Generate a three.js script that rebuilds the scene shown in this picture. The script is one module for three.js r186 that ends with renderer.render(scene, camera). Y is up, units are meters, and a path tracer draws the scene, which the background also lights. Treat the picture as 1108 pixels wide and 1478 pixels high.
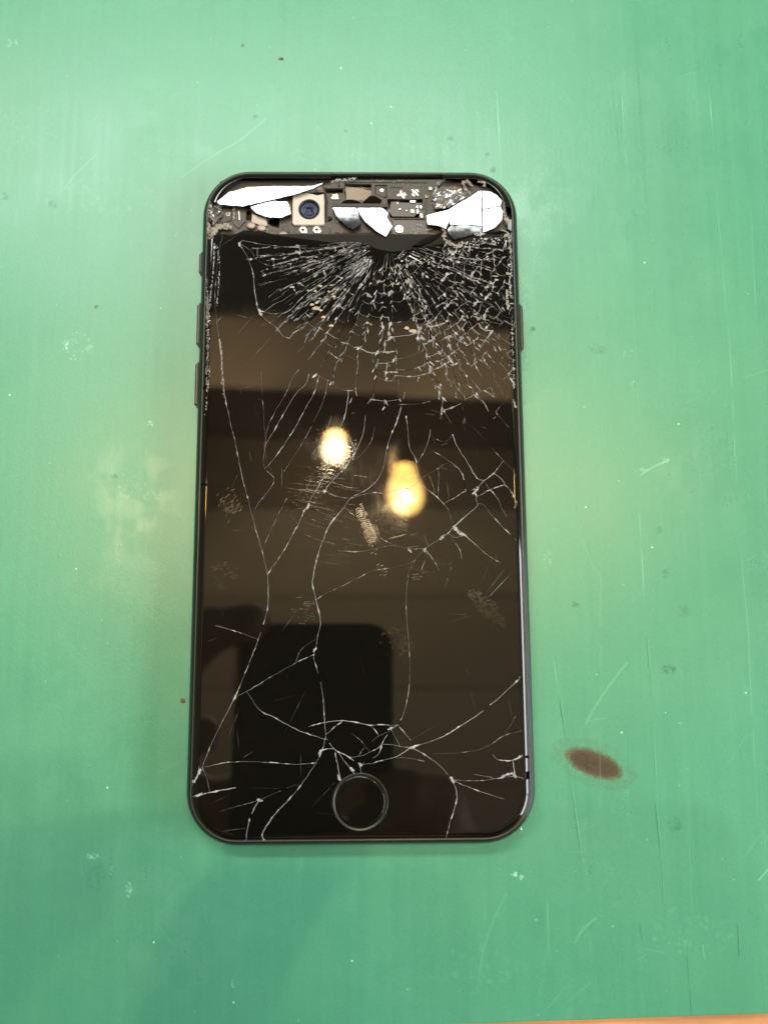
import * as THREE from 'three';
import { mergeGeometries } from 'three/addons/utils/BufferGeometryUtils.js';
import { RoundedBoxGeometry } from 'three/addons/geometries/RoundedBoxGeometry.js';
import { RectAreaLightUniformsLib } from 'three/addons/lights/RectAreaLightUniformsLib.js';
import { MarchingCubes } from 'three/addons/objects/MarchingCubes.js';

// ---------------------------------------------------------------- camera, light, exposure
const MM = 0.001;
const scene = new THREE.Scene();
const camera = new THREE.PerspectiveCamera(61.64, 767 / 1024, 0.004, 30);
camera.position.set(0.00163, 0.17573, 0.03208);
camera.rotation.set(-1.41375, -0.0174, -0.00315);
camera.focus = 0.1715;
camera.userData.fStop = 13.5;
camera.updateMatrixWorld(true);

const renderer = new THREE.WebGLRenderer();
renderer.toneMapping = THREE.LinearToneMapping;
renderer.toneMappingExposure = 1.0;
renderer.shadowMap.enabled = true;
RectAreaLightUniformsLib.init();
scene.background = new THREE.Color(0.22, 0.195, 0.15);       // the dim warm room beyond what is built

const GLASS_Y = 7.1 * MM;                                     // height of the flat front glass above the mat
const PANEL_LIGHT = 27, WINDOW_LIGHT = 12, LAMP_CD = [0.8, 0.95, 1.0, 0.55];

// ---------------------------------------------------------------- small helpers
let seed = 20240611;
const rnd = () => { seed = (seed + 0x6d2b79f5) | 0; let t = Math.imul(seed ^ (seed >>> 15), 1 | seed); t = (t + Math.imul(t ^ (t >>> 7), 61 | t)) ^ t; return ((t ^ (t >>> 14)) >>> 0) / 4294967296; };
const rr = (a, b) => a + (b - a) * rnd();
const gauss = () => (rnd() + rnd() + rnd() + rnd() - 2) * 0.86;
const clamp = (x, a = 0, b = 1) => Math.min(b, Math.max(a, x));
const smooth = (a, b, x) => { const t = clamp((x - a) / (b - a)); return t * t * (3 - 2 * t); };
const taken = new Map();
function numbered(name) { const n = taken.get(name) ?? 0; taken.set(name, n + 1); return n ? `${name}_${String(n).padStart(3, '0')}` : name; }
function mesh(name, geometry, material, parent = scene) {
  const m = new THREE.Mesh(geometry, material);
  m.name = numbered(name); m.castShadow = m.receiveShadow = true; parent.add(m);
  return m;
}
function tag(o, label, category, group) { o.userData.label = label; o.userData.category = category; if (group) o.userData.group = group; return o; }
function structure(o, label) { o.userData.kind = 'structure'; if (label) o.userData.label = label; return o; }
function thing(name, label, category, group) { const g = new THREE.Group(); g.name = numbered(name); scene.add(g); return tag(g, label, category, group); }
// where the sight line of a place in the photograph (1108 x 1478) meets the level at that height
const _v = new THREE.Vector3();
function level(px, py, y = GLASS_Y) {
  _v.set(px / 554 - 1, 1 - py / 739, 0.5).unproject(camera).sub(camera.position);
  const t = (y - camera.position.y) / _v.y;
  return [camera.position.x + _v.x * t, camera.position.z + _v.z * t];
}
// where that sight line, mirrored in the phone's glass, meets a height overhead
function overhead(px, py, height) {
  const [x, z] = level(px, py);
  const dx = x - camera.position.x, dz = z - camera.position.z, drop = camera.position.y - GLASS_Y, t = (height - GLASS_Y) / drop;
  return new THREE.Vector3(x + dx * t, height, z + dz * t);
}
// value noise for textures
const lattice = new Float32Array(65536); for (let i = 0; i < 65536; i++) lattice[i] = rnd();
function noise(x, y) {
  const xi = Math.floor(x), yi = Math.floor(y), fx = x - xi, fy = y - yi, u = fx * fx * (3 - 2 * fx), v = fy * fy * (3 - 2 * fy);
  const at = (a, b) => lattice[((a & 255) + ((b & 255) << 8))];
  return (at(xi, yi) * (1 - u) + at(xi + 1, yi) * u) * (1 - v) + (at(xi, yi + 1) * (1 - u) + at(xi + 1, yi + 1) * u) * v;
}
function fbm(x, y, n = 4) { let s = 0, a = 0.5; for (let i = 0; i < n; i++) { s += a * noise(x, y); x = x * 2.03 + 17.1; y = y * 2.03 + 5.7; a *= 0.5; } return s / (1 - Math.pow(0.5, n)); }
function canvas(w, h) { const c = document.createElement('canvas'); c.width = w; c.height = h; return c; }
function texture(c, srgb) { const t = new THREE.CanvasTexture(c); if (srgb) t.colorSpace = THREE.SRGBColorSpace; t.wrapS = t.wrapT = THREE.ClampToEdgeWrapping; t.magFilter = THREE.LinearFilter; return t; }
const std = (o) => new THREE.MeshPhysicalMaterial(o);
const rgb = (r, g, b) => new THREE.Color().setRGB(r, g, b);

// ---------------------------------------------------------------- what hangs overhead and mirrors in the glass
const CEILING = 1.72, LAMPS = [];
{
  // ceiling of stained boards, built where the glass and the mat look up at it
  const boardA = std({ color: rgb(0.27, 0.24, 0.185), roughness: 0.7 }), boardB = std({ color: rgb(0.245, 0.215, 0.165), roughness: 0.7 }), boardC = std({ color: rgb(0.15, 0.115, 0.085), roughness: 0.7 });
  const ceiling = new THREE.Group(); ceiling.name = 'ceiling'; scene.add(ceiling); structure(ceiling, 'brown boarded ceiling of the workshop');
  const g = new THREE.BoxGeometry(2.6, 0.02, 0.196);
  for (let i = 0; i < 9; i++) mesh('ceiling_board', g, i === 0 ? boardC : i % 2 ? boardA : boardB, ceiling).position.set(-0.1, CEILING + 0.03, -0.38 + i * 0.2);
  // pale beam and dark soffit in front of the light panel
  const a = overhead(300, 458, CEILING), b = overhead(740, 478, CEILING), c = overhead(300, 560, CEILING), d = overhead(740, 582, CEILING);
  const turn = -Math.atan2(b.z - a.z, b.x - a.x), mid = (p, q, r, s) => [(p.x + q.x + r.x + s.x) / 4, (p.z + q.z + r.z + s.z) / 4];
  const [bx, bz] = mid(a, b, c, d), bw = (c.z + d.z - a.z - b.z) / 2;
  const beam = structure(mesh('ceiling_beam', new RoundedBoxGeometry(2.6, 0.05, bw, 2, 0.006), std({ color: rgb(0.86, 0.71, 0.52), roughness: 0.6 })), 'pale timber beam across the ceiling');
  beam.position.set(bx, CEILING, bz); beam.rotation.y = turn;
  const dark = structure(mesh('ceiling_beam', new RoundedBoxGeometry(2.6, 0.06, 0.1, 2, 0.006), std({ color: rgb(0.05, 0.04, 0.03), roughness: 0.7 })), 'narrow dark batten beside the pale ceiling beam');
  dark.position.set(bx, CEILING, bz + bw / 2 + 0.055); dark.rotation.y = turn;
  const sof = structure(mesh('soffit', new RoundedBoxGeometry(2.8, 0.06, 0.20, 2, 0.006), std({ color: rgb(0.06, 0.066, 0.08), roughness: 0.5 })), 'dark soffit beside the ceiling light panel');
  sof.position.set(bx, CEILING, bz - bw / 2 - 0.105); sof.rotation.y = turn;
  // the long light panel that whitens the upper shards and the upper mat
  const p = overhead(-130, 190, CEILING), q = overhead(790, 326, CEILING);
  const w = q.x - p.x, h = q.z - p.z, cx = (p.x + q.x) / 2, cz = (p.z + q.z) / 2;
  const panel = thing('ceiling_light', 'long cool white light panel in the ceiling beyond the top of the phone', 'ceiling light');
  panel.position.set(cx, CEILING, cz);
  const fr = std({ color: rgb(0.7, 0.7, 0.7), roughness: 0.5 });
  mesh('housing', new RoundedBoxGeometry(w + 0.06, 0.05, h + 0.06, 2, 0.01), fr, panel).position.y = 0.028;
  const diff = mesh('diffuser_light', new THREE.PlaneGeometry(w, h), new THREE.MeshStandardMaterial({ color: 0xffffff, emissive: rgb(1, 1, 1), emissiveIntensity: 1.2 }), panel);
  diff.rotation.x = Math.PI / 2; diff.position.y = 0.001;
  const light = new THREE.RectAreaLight(rgb(0.93, 1.0, 0.98), PANEL_LIGHT, w, h);
  light.name = 'panel_light'; light.rotation.x = -Math.PI / 2; light.position.y = -0.002; panel.add(light);
}
{
  // window to the right of the bench
  const win = thing('window', 'bright window with a white frame on the right of the bench', 'window');
  win.position.set(1.75, 0.78, 0.5); win.lookAt(0, 0.5, 0.1);
  const fr = std({ color: rgb(0.7, 0.7, 0.68), roughness: 0.5 });
  const bar = (w, h, x, y, z = 0) => { const b = mesh('frame', new RoundedBoxGeometry(w, h, 0.05, 2, 0.004), fr, win); b.position.set(x, y, z); };
  bar(1.6, 0.05, 0, 0.5); bar(1.6, 0.05, 0, -0.5); bar(0.05, 0.95, -0.775, 0); bar(0.05, 0.95, 0.775, 0); bar(0.035, 0.95, 0, 0, -0.004);
  const pane = mesh('pane_window', new THREE.PlaneGeometry(1.5, 0.95), new THREE.MeshStandardMaterial({ color: 0xffffff, roughness: 0.3, emissive: rgb(0.9, 0.97, 1), emissiveIntensity: 1.2 }), win);
  pane.position.z = -0.03;
  const light = new THREE.RectAreaLight(rgb(0.86, 0.97, 1.0), WINDOW_LIGHT, 1.5, 0.95);
  light.name = 'window_light'; light.position.z = -0.027; light.rotation.y = Math.PI; win.add(light);
}
{
  // two bare bulbs on cords
  const black = std({ color: rgb(0.02, 0.02, 0.02), roughness: 0.5 }), brass = std({ color: rgb(0.5, 0.36, 0.16), metalness: 1, roughness: 0.35 });
  const prof = [[0.0, -0.052], [0.008, -0.0512], [0.017, -0.0475], [0.0245, -0.0405], [0.0295, -0.0305], [0.0317, -0.018], [0.0314, -0.005], [0.029, 0.009], [0.0255, 0.022], [0.021, 0.033], [0.0175, 0.042], [0.015, 0.05]].map(([x, y]) => new THREE.Vector2(x, y));
  const spot = (power, edge, hot) => {      // frosted glass glows most where the filament stands behind it
    const c = canvas(8, 128), x = c.getContext('2d');
    for (let i = 0; i < 128; i++) { const v = i / 127, k = hot(v); x.fillStyle = `rgb(${Math.round(255 * Math.min(1, edge[0] + k))},${Math.round(255 * Math.min(1, edge[1] + k))},${Math.round(255 * Math.min(1, edge[2] + k))})`; x.fillRect(0, 127 - i, 8, 1); }
    return new THREE.MeshStandardMaterial({ color: 0x221a10, roughness: 0.4, emissive: rgb(power, power, power), emissiveMap: texture(c, false) });
  };
  const side = spot(26, [0.95, 0.53, 0.1], (v) => 0), glow = [spot(44, [1, 0.74, 0.4], (v) => 0), spot(36, [0.95, 0.55, 0.12], (v) => 0), side, side];
  const lamp = (px, py, height, size, k, hot, tilt, label) => {
    const at = overhead(px, py, height), t = thing('pendant_lamp', label, 'pendant lamp', 'pendant bulbs over the bench');
    t.position.copy(at); LAMPS.push(at);
    const head = new THREE.Group(); head.name = 'lamp_head'; t.add(head); head.rotation.x = -tilt;
    const b = mesh('bulb', new THREE.LatheGeometry(prof, 28), glow[k], head); b.scale.setScalar(size);
    const s = mesh('socket', new THREE.CylinderGeometry(0.019, 0.021, 0.06, 24), brass, head); s.position.y = 0.05 * size + 0.026;
    const top = new THREE.Vector3(0, 0.05 * size + 0.054, 0).applyEuler(head.rotation), cord = mesh('cord', new THREE.CylinderGeometry(0.003, 0.003, CEILING - height - top.y, 8), black, t); cord.position.set(0, (CEILING - height + top.y) / 2, top.z);
    const light = new THREE.PointLight(rgb(1.0, 0.76, 0.46), LAMP_CD[k]); light.name = 'bulb_light'; light.shadow.radius = hot; light.castShadow = true; light.position.y = -0.018 * size; head.add(light);
    return t;
  };
  lamp(482, 646, 1.42, 0.7, 0, 0.62, 0.7, 'small white hot bulb on a black cord, the farther of two pendants');
  lamp(585, 707, 1.2, 0.89, 1, 0.5, 0.95, 'bare yellow glowing bulb on a black cord, the nearer of two pendants');
  // two more of them hang to either side, beyond what the screen mirrors
  lamp(205, 715, 1.3, 1.0, 2, 0.5, 0.3, 'warm glowing bulb on a black cord to the left of the bench');
  lamp(845, 700, 1.3, 1.0, 3, 0.5, 0.3, 'warm glowing bulb on a black cord to the right of the bench');
}

// ---------------------------------------------------------------- bench and mat
const MAT = { x0: -0.14, x1: 0.14, z0: -0.17, z1: 0.11, T: 0.0022 };
{
  const edgeL = level(729, 1476.5, 0), edgeR = level(1108, 1463.5, 0);
  const slope = (edgeR[1] - edgeL[1]) / (edgeR[0] - edgeL[0]), front = (x) => edgeL[1] + (x - edgeL[0]) * slope;
  const N = 2048, x0 = -0.13, z0 = -0.145, side = 0.26, per = N / side;            // the textured square of the mat, 0.127 mm a texel
  const col = canvas(N, N), c = col.getContext('2d'), rou = canvas(N, N), r = rou.getContext('2d'), bum = canvas(N, N), b = bum.getContext('2d');
  const cd = c.createImageData(N, N), rd = r.createImageData(N, N), bd = b.createImageData(N, N);
  for (let y = 0; y < N; y++) for (let x = 0; x < N; x++) {
    const i = (y * N + x) * 4, X = x / N, Y = y / N;
    const big = fbm(X * 5 + 3, Y * 5 + 9, 4) - 0.5, mid = fbm(X * 24 + 40, Y * 24, 4) - 0.5, streak = fbm(X * 210, Y * 5 + 30, 3) - 0.5, fine = noise(x * 0.55, y * 0.55) - 0.5;
    const worn = smooth(0.56, 0.72, fbm(X * 9 + 70, Y * 9 + 12, 5)) * smooth(0.4, 0.62, fbm(X * 60 + 7, Y * 60 + 3, 3));
    const k = 1 + big * 0.06 + mid * 0.035 + streak * 0.035 + fine * 0.04;
    cd.data[i] = 255 * clamp((0.288 + worn * 0.02 + mid * 0.015) * k); cd.data[i + 1] = 255 * clamp((0.572 + worn * 0.01) * k); cd.data[i + 2] = 255 * clamp((0.455 + worn * 0.015 + big * 0.02) * k); cd.data[i + 3] = 255;
    const ro = 0.335 + big * 0.06 + mid * 0.08 + fine * 0.03 - worn * 0.04 + streak * 0.06;
    rd.data[i] = rd.data[i + 1] = rd.data[i + 2] = 255 * clamp(ro); rd.data[i + 3] = 255;
    bd.data[i] = bd.data[i + 1] = bd.data[i + 2] = 128 + 34 * fine + 30 * mid + 22 * streak; bd.data[i + 3] = 255;
  }
  c.putImageData(cd, 0, 0); r.putImageData(rd, 0, 0); b.putImageData(bd, 0, 0);
  const at = (px, py) => { const [x, z] = level(px, py, 0); return [(x - x0) * per, (z - z0) * per]; };
  const stroke = (ctx, pts, style, w) => { ctx.strokeStyle = style; ctx.lineWidth = w; ctx.lineCap = 'round'; ctx.beginPath(); pts.forEach((p, i) => (i ? ctx.lineTo(...p) : ctx.moveTo(...p))); ctx.stroke(); };
  // knife cuts: a dark groove with a pale torn lip, broken along its length
  const cut = (a, z, dark, pale, w = 1.2) => {
    const p = at(...a), q = at(...z), n = Math.max(3, Math.round(Math.hypot(q[0] - p[0], q[1] - p[1]) / 7));
    let last = p, wob = 0;
    for (let i = 1; i <= n; i++) {
      const t = i / n; wob = wob * 0.9 + gauss() * 0.18;
      const cur = [p[0] + (q[0] - p[0]) * t + wob, p[1] + (q[1] - p[1]) * t], fade = Math.sin(Math.PI * clamp(t * 0.98 + 0.01)) ** 0.4, k = noise(p[0] + i * 0.23, q[0]);
      const off = (d) => [[last[0] + d, last[1]], [cur[0] + d, cur[1]]];
      pale *= 1; if (pale * k > 0.12) stroke(c, off(1.4), `rgba(170,235,200,${clamp(pale * k * fade * 0.6)})`, w);
      if (dark * k > 0.1) { stroke(c, off(0), `rgba(28,84,58,${clamp(dark * k * 0.85 * fade)})`, w); }
      stroke(b, off(0), `rgba(20,20,20,${clamp((dark + pale) * 0.5 * k * fade)})`, w * 1.3);
      stroke(b, off(2.2), `rgba(200,200,200,${clamp((dark + pale) * 0.4 * k * fade)})`, w * 1.2);
      last = cur;
    }
  };
  const cuts = [[[715, 130], [722, 258], 0.1, 0.9], [[880, 95], [899, 262], 0.5, 0.2], [[894, 100], [899, 205], 0.7, 0.8], [[914, 0], [935, 330], 0.55, 0.1], [[1022, 130], [1030, 226], 0.1, 0.7], [[855, 110], [858, 380], 0.3, 0.1],
    [[1031, 260], [1048, 470], 0.1, 0.5], [[1050, 470], [1062, 700], 0.1, 0.5], [[1082, 300], [1092, 500], 0.1, 0.35], [[905, 300], [925, 700], 0.25, 0.25], [[921, 740], [928, 860], 0.1, 0.8], [[933, 922], [940, 1010], 1.1, 0.5],
    [[939, 1000], [950, 1205], 0.35, 0.5], [[945, 1160], [952, 1230], 1.0, 0.3], [[806, 1003], [818, 1082], 1.2, 0.3], [[796, 950], [806, 1005], 0.2, 0.6], [[820, 1105], [838, 1235], 0.8, 0.7], [[836, 1230], [846, 1310], 0.6, 0.3],
    [[1067, 790], [1085, 990], 0.15, 0.6], [[1078, 935], [1092, 1180], 0.15, 0.6], [[952, 1220], [958, 1330], 0.5, 0.25], [[992, 1200], [997, 1320], 0.25, 0.5], [[996, 1200], [1004, 1340], 0.5, 0.3], [[1012, 1365], [1016, 1390], 0.5, 1.2],
    [[990, 1380], [998, 1474], 0.9, 0.1], [[1064, 1335], [1066, 1385], 1.2, 0.3], [[1048, 1335], [1051, 1350], 0.9, 0.2], [[788, 1300], [792, 1405], 0.1, 0.6], [[864, 620], [866, 1180], 0.12, 0.28], [[900, 1060], [905, 1190], 0.1, 0.4],
    [[922, 1330], [926, 1362], 0.6, 0.1], [[776, 1440], [790, 1360], 0.1, 0.3], [[975, 960], [988, 985], 0.1, 0.4], [[1000, 20], [1006, 300], 0.2, 0.15], [[1056, 40], [1064, 260], 0.2, 0.2], [[900, 215], [905, 262], 0.2, 0.7]];
  for (const [a, z, d, p] of cuts) cut(a, z, d, p);
  for (let i = 0; i < 46; i++) { const x = rr(780, 1108), y = rr(0, 1300), l = rr(60, 260); cut([x, y], [x + l * rr(0.02, 0.06), y + l], rr(0, 0.22), rr(0, 0.24), 0.9); }
  // fine random hair scratches and long faint arcs
  for (let i = 0; i < 120; i++) { const x = rr(0, 1108), y = rr(0, 1478), l = rr(8, 50), a = rr(0, 6.3), p = at(x, y), q = at(x + l * Math.cos(a), y + l * Math.sin(a)); stroke(c, [p, q], `rgba(175,235,205,${rr(0.04, 0.16)})`, 1); }
  const arc = (pts, alpha, w) => { const q = pts.map((p) => at(...p)); c.strokeStyle = `rgba(185,240,210,${alpha})`; c.lineWidth = w; c.beginPath(); c.moveTo(...q[0]); for (let i = 1; i < q.length - 1; i++) c.quadraticCurveTo(...q[i], (q[i][0] + q[i + 1][0]) / 2, (q[i][1] + q[i + 1][1]) / 2); c.lineTo(...q[q.length - 1]); c.stroke(); };
  arc([[262, 256], [310, 222], [345, 205], [385, 170]], 0.26, 1.3); arc([[90, 275], [105, 255], [140, 222]], 0.18, 1.4); arc([[905, 956], [870, 1000], [845, 1045]], 0.16, 2.4); arc([[730, 1290], [700, 1350], [690, 1420]], 0.1, 2);
  arc([[860, 1325], [840, 1340], [830, 1360]], 0.14, 3); arc([[1095, 1270], [1108, 1255], [1120, 1240]], 0.3, 2.4); arc([[925, 685], [945, 672], [962, 666]], 0.3, 2.2);
  // pale scuffs: clusters of dashes and crumbs of lighter plastic
  const scuff = (px, py, rx, ry, n, alpha, s = 1.6) => { for (let i = 0; i < n; i++) { const a = rr(0, 6.3), d = Math.sqrt(rnd()), [x, y] = at(px + rx * d * Math.cos(a), py + ry * d * Math.sin(a)); c.fillStyle = `rgba(${Math.round(rr(150, 185))},222,${Math.round(rr(185, 205))},${alpha * (n > 80 ? 0.42 : 0.75) * rr(0.2, 1)})`; c.beginPath(); c.ellipse(x, y, s * rr(0.4, 1.8), s * rr(0.3, 1), rr(0, 3), 0, 7); c.fill(); } };
  scuff(110, 500, 26, 22, 70, 0.34); scuff(97, 498, 3, 6, 14, 0.8); scuff(128, 502, 6, 3, 10, 0.6); scuff(40, 190, 60, 40, 150, 0.16, 3); scuff(140, 285, 90, 30, 200, 0.14, 3.4); scuff(18, 62, 9, 7, 30, 0.4); scuff(217, 612, 4, 4, 10, 0.8);
  scuff(190, 700, 20, 24, 60, 0.2, 2.4); scuff(225, 715, 20, 8, 40, 0.22, 2.2); scuff(135, 1236, 11, 4, 34, 0.5); scuff(160, 1255, 2, 8, 10, 0.3); scuff(186, 1283, 4, 12, 40, 0.4); scuff(742, 1262, 4, 3, 14, 0.9); scuff(752, 1266, 3, 3, 8, 0.7);
  scuff(790, 810, 6, 18, 26, 0.3, 1.5); scuff(960, 665, 5, 3, 12, 0.5); scuff(928, 678, 6, 4, 14, 0.4); scuff(1000, 1350, 60, 30, 40, 0.14, 3); scuff(690, 1400, 60, 40, 50, 0.1, 3.4); scuff(336, 1420, 2, 6, 8, 0.6);
  scuff(770, 280, 60, 30, 130, 0.16, 3); scuff(640, 220, 70, 22, 120, 0.12, 3); scuff(200, 420, 120, 60, 90, 0.07, 4); scuff(1000, 610, 50, 200, 60, 0.1, 2.2); scuff(905, 510, 8, 12, 14, 0.5, 1.1); scuff(910, 560, 5, 8, 8, 0.5, 1);
  scuff(470, 228, 60, 20, 120, 0.13, 3); scuff(250, 225, 60, 25, 120, 0.12, 3); scuff(850, 1250, 40, 12, 50, 0.2, 1.2); scuff(935, 1340, 90, 60, 60, 0.12, 2);
  for (let i = 0; i < 190; i++) { const [x, y] = at(rr(0, 1108), rr(0, 1478)); c.fillStyle = `rgba(195,245,220,${rr(0.15, 0.7)})`; c.beginPath(); c.arc(x, y, rr(0.4, 1.1), 0, 7); c.fill(); b.fillStyle = 'rgba(235,235,235,0.7)'; b.beginPath(); b.arc(x, y, 1.3, 0, 7); b.fill(); }
  for (const [x, y] of [[110, 821], [155, 1137], [508, 1387], [222, 1360], [930, 379], [979, 612], [845, 732], [941, 790], [1076, 1000], [897, 1057], [492, 98], [536, 178], [14, 570], [564, 154], [337, 1447]]) { const [X, Y] = at(x, y); c.fillStyle = 'rgba(205,250,228,0.9)'; c.beginPath(); c.arc(X, Y, 1.35, 0, 7); c.fill(); }
  // dark grime: finger-long smears and dots
  const grime = (px, py, rx, ry, turn, alpha, n = 40) => { const [X, Y] = at(px, py), s = per * 0.00014; for (let i = 0; i < n; i++) { const a = rr(0, 6.3), d = Math.sqrt(rnd()), u = rx * d * Math.cos(a) * s, v = ry * d * Math.sin(a) * s; c.fillStyle = `rgba(34,92,66,${alpha * rr(0.3, 1)})`; c.beginPath(); c.ellipse(X + u * Math.cos(turn) - v * Math.sin(turn), Y + u * Math.sin(turn) + v * Math.cos(turn), rr(1.5, 4), rr(1, 2.5), rr(0, 3), 0, 7); c.fill(); } };
  grime(965, 966, 11, 5, 0.2, 0.22); grime(139, 1266, 14, 18, 0, 0.07, 90); grime(973, 1190, 10, 10, 0, 0.13, 50); grime(985, 882, 12, 9, 0.4, 0.1, 50); grime(862, 504, 14, 8, 0.3, 0.12, 50); grime(139, 443, 1.6, 1.6, 0, 0.9, 8); grime(768, 476, 2, 4, 0.6, 0.7, 8);
  grime(165, 688, 4, 3, 0, 0.3, 14); grime(76, 295, 7, 5, 0.7, 0.18, 30); grime(5, 283, 8, 6, 0, 0.2, 30); grime(369, 168, 3, 3, 0, 0.35, 10); grime(500, 190, 3, 3, 0, 0.3, 8); grime(350, 66, 2, 2, 0, 0.5, 6); grime(830, 872, 4, 4, 0, 0.3, 12); grime(961, 828, 4, 6, 0, 0.2, 14); grime(950, 765, 5, 5, 0, 0.16, 16);
  grime(712, 246, 4, 4, 0, 0.4, 16); grime(703, 222, 3, 3, 0, 0.35, 10); grime(650, 200, 6, 4, 0, 0.2, 16);
  // the brown burn stain beside the phone's lower right corner
  {
    const [X, Y] = at(857, 1102), blot = (rx, ry, n, alpha, spread, rgbs) => { for (let i = 0; i < n; i++) { const a = rr(0, 6.3), d = Math.pow(rnd(), 0.55) * spread, u = rx * d * Math.cos(a), v = ry * d * Math.sin(a), t = 0.36; c.fillStyle = `rgba(${rgbs},${alpha})`; c.beginPath(); c.arc(X + u * Math.cos(t) - v * Math.sin(t), Y + u * Math.sin(t) + v * Math.cos(t), rr(1.5, 3.6), 0, 7); c.fill(); } };
    blot(52, 26, 1300, 0.03, 1.35, '72,84,52'); blot(42, 18, 1500, 0.09, 1.1, '78,70,46'); blot(39, 15, 2600, 0.13, 1, '72,64,44'); blot(34, 12, 1200, 0.1, 0.95, '62,54,40'); blot(3, 3, 10, 0.3, 1, '52,42,32');
    const [W, V] = at(818, 1086); for (let i = 0; i < 60; i++) { c.fillStyle = 'rgba(92,100,56,0.07)'; c.beginPath(); c.arc(W + gauss() * 9, V + gauss() * 5, rr(1, 3), 0, 7); c.fill(); }
    stroke(c, [at(865, 1070), at(866, 1128)], 'rgba(150,170,130,0.45)', 1); stroke(c, [at(812, 1098), at(842, 1074)], 'rgba(170,160,110,0.4)', 1);
  }
  const shape = new THREE.Shape();
  const L = -0.32, R = 0.32, B = -0.34;
  shape.moveTo(L, -B); shape.lineTo(R, -B); shape.lineTo(R, -front(R)); shape.lineTo(L, -front(L)); shape.closePath();
  const g = new THREE.ExtrudeGeometry(shape, { depth: MAT.T - 0.0005, bevelEnabled: true, bevelThickness: 0.00025, bevelSize: 0.00025, bevelOffset: -0.00025, bevelSegments: 2 });
  g.rotateX(-Math.PI / 2); g.translate(0, -MAT.T + 0.00025, 0);
  const pos = g.attributes.position, uv = new Float32Array(pos.count * 2);
  for (let i = 0; i < pos.count; i++) { uv[i * 2] = (pos.getX(i) - x0) / side; uv[i * 2 + 1] = 1 - (pos.getZ(i) - z0) / side; }
  g.setAttribute('uv', new THREE.BufferAttribute(uv, 2));
  const maps = [texture(col, true), texture(rou, false), texture(bum, false)];
  for (const t of maps) t.wrapS = t.wrapT = THREE.MirroredRepeatWrapping;
  const m = mesh('work_mat', g, std({ map: maps[0], roughnessMap: maps[1], roughness: 1, bumpMap: maps[2], bumpScale: 0.00006, ior: 1.55 }));
  tag(m, 'worn green plastic work mat with knife cuts and a brown stain under the phone', 'mat');

  // bench top of warm wood that shows past the mat's lower edge
  const wc = canvas(1024, 512), w = wc.getContext('2d'), wd = w.createImageData(1024, 512);
  for (let y = 0; y < 512; y++) for (let x = 0; x < 1024; x++) {
    const i = (y * 1024 + x) * 4, g1 = fbm(x * 0.012, y * 0.11, 4), g2 = fbm(x * 0.05 + 9, y * 0.9, 3), k = 0.78 + 0.34 * g1 + 0.12 * (g2 - 0.5);
    wd.data[i] = 255 * clamp(0.80 * k); wd.data[i + 1] = 255 * clamp(0.56 * k); wd.data[i + 2] = 255 * clamp(0.38 * k); wd.data[i + 3] = 255;
  }
  w.putImageData(wd, 0, 0);
  const wt = texture(wc, true); wt.wrapS = wt.wrapT = THREE.MirroredRepeatWrapping;
  const tg = new RoundedBoxGeometry(1.5, 0.03, 0.8, 2, 0.003), tp = tg.attributes.position, tu = new Float32Array(tp.count * 2);
  for (let i = 0; i < tp.count; i++) { tu[i * 2] = tp.getX(i) / 0.3; tu[i * 2 + 1] = tp.getZ(i) / 0.15; }
  tg.setAttribute('uv', new THREE.BufferAttribute(tu, 2));
  const table = structure(mesh('table', tg, std({ map: wt, roughness: 0.45 })), 'warm brown wooden bench top under the mat');
  table.position.set(0, -MAT.T - 0.0152, -0.1);

  // crumbs of dirt
  const crumb = (px, py, s, label, tint) => {
    const [x, z] = level(px, py, 0), parts = [];
    for (let i = 0; i < 5; i++) { const q = new THREE.DodecahedronGeometry(s * rr(0.35, 0.75), 0); q.scale(1, 0.6, 1); q.rotateY(rr(0, 6)); q.translate(gauss() * s * 0.8, s * 0.25, gauss() * s * 0.6); parts.push(q); }
    const g = mergeGeometries(parts); g.computeVertexNormals();
    tag(mesh('crumb', g, std({ color: tint, roughness: 0.9 })), label, 'crumb').position.set(x, 0.0001, z);
  };
  crumb(265, 1011, 0.00055, 'tiny brown crumb on the mat just left of the phone', rgb(0.17, 0.12, 0.05));
  crumb(406, 85, 0.00042, 'tiny rust red crumb near the top of the mat', rgb(0.22, 0.09, 0.05));
}

// ---------------------------------------------------------------- the smashed phone
const phone = thing('smashed_phone', 'black smartphone with shattered screen and bared inner parts, lying on the green mat', 'smartphone');
const HW = 33.55 * MM, HL = 69.15 * MM, CR = 10.2 * MM;
// rounded outline of the phone, d inside its widest line, as points running clockwise seen from above from the top middle
function outline(d, corner = 14, straight = 40) {
  const w = HW - d, l = HL - d, r = Math.max(CR - d, 0.4 * MM), out = [];
  const line = (x0, z0, x1, z1, n) => { for (let i = 0; i < n; i++) out.push([x0 + ((x1 - x0) * i) / n, z0 + ((z1 - z0) * i) / n]); };
  const bend = (cx, cz, a) => { for (let i = 0; i < corner; i++) { const t = a + ((Math.PI / 2) * i) / corner; out.push([cx + r * Math.cos(t), cz + r * Math.sin(t)]); } };
  line(0, -l, w - r, -l, straight / 2); bend(w - r, -l + r, -Math.PI / 2);
  line(w, -l + r, w, l - r, straight * 2); bend(w - r, l - r, 0);
  line(w - r, l, -w + r, l, straight); bend(-w + r, l - r, Math.PI / 2);
  line(-w, l - r, -w, -l + r, straight * 2); bend(-w + r, -l + r, Math.PI);
  line(-w + r, -l, 0, -l, straight / 2);
  return out;
}
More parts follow.
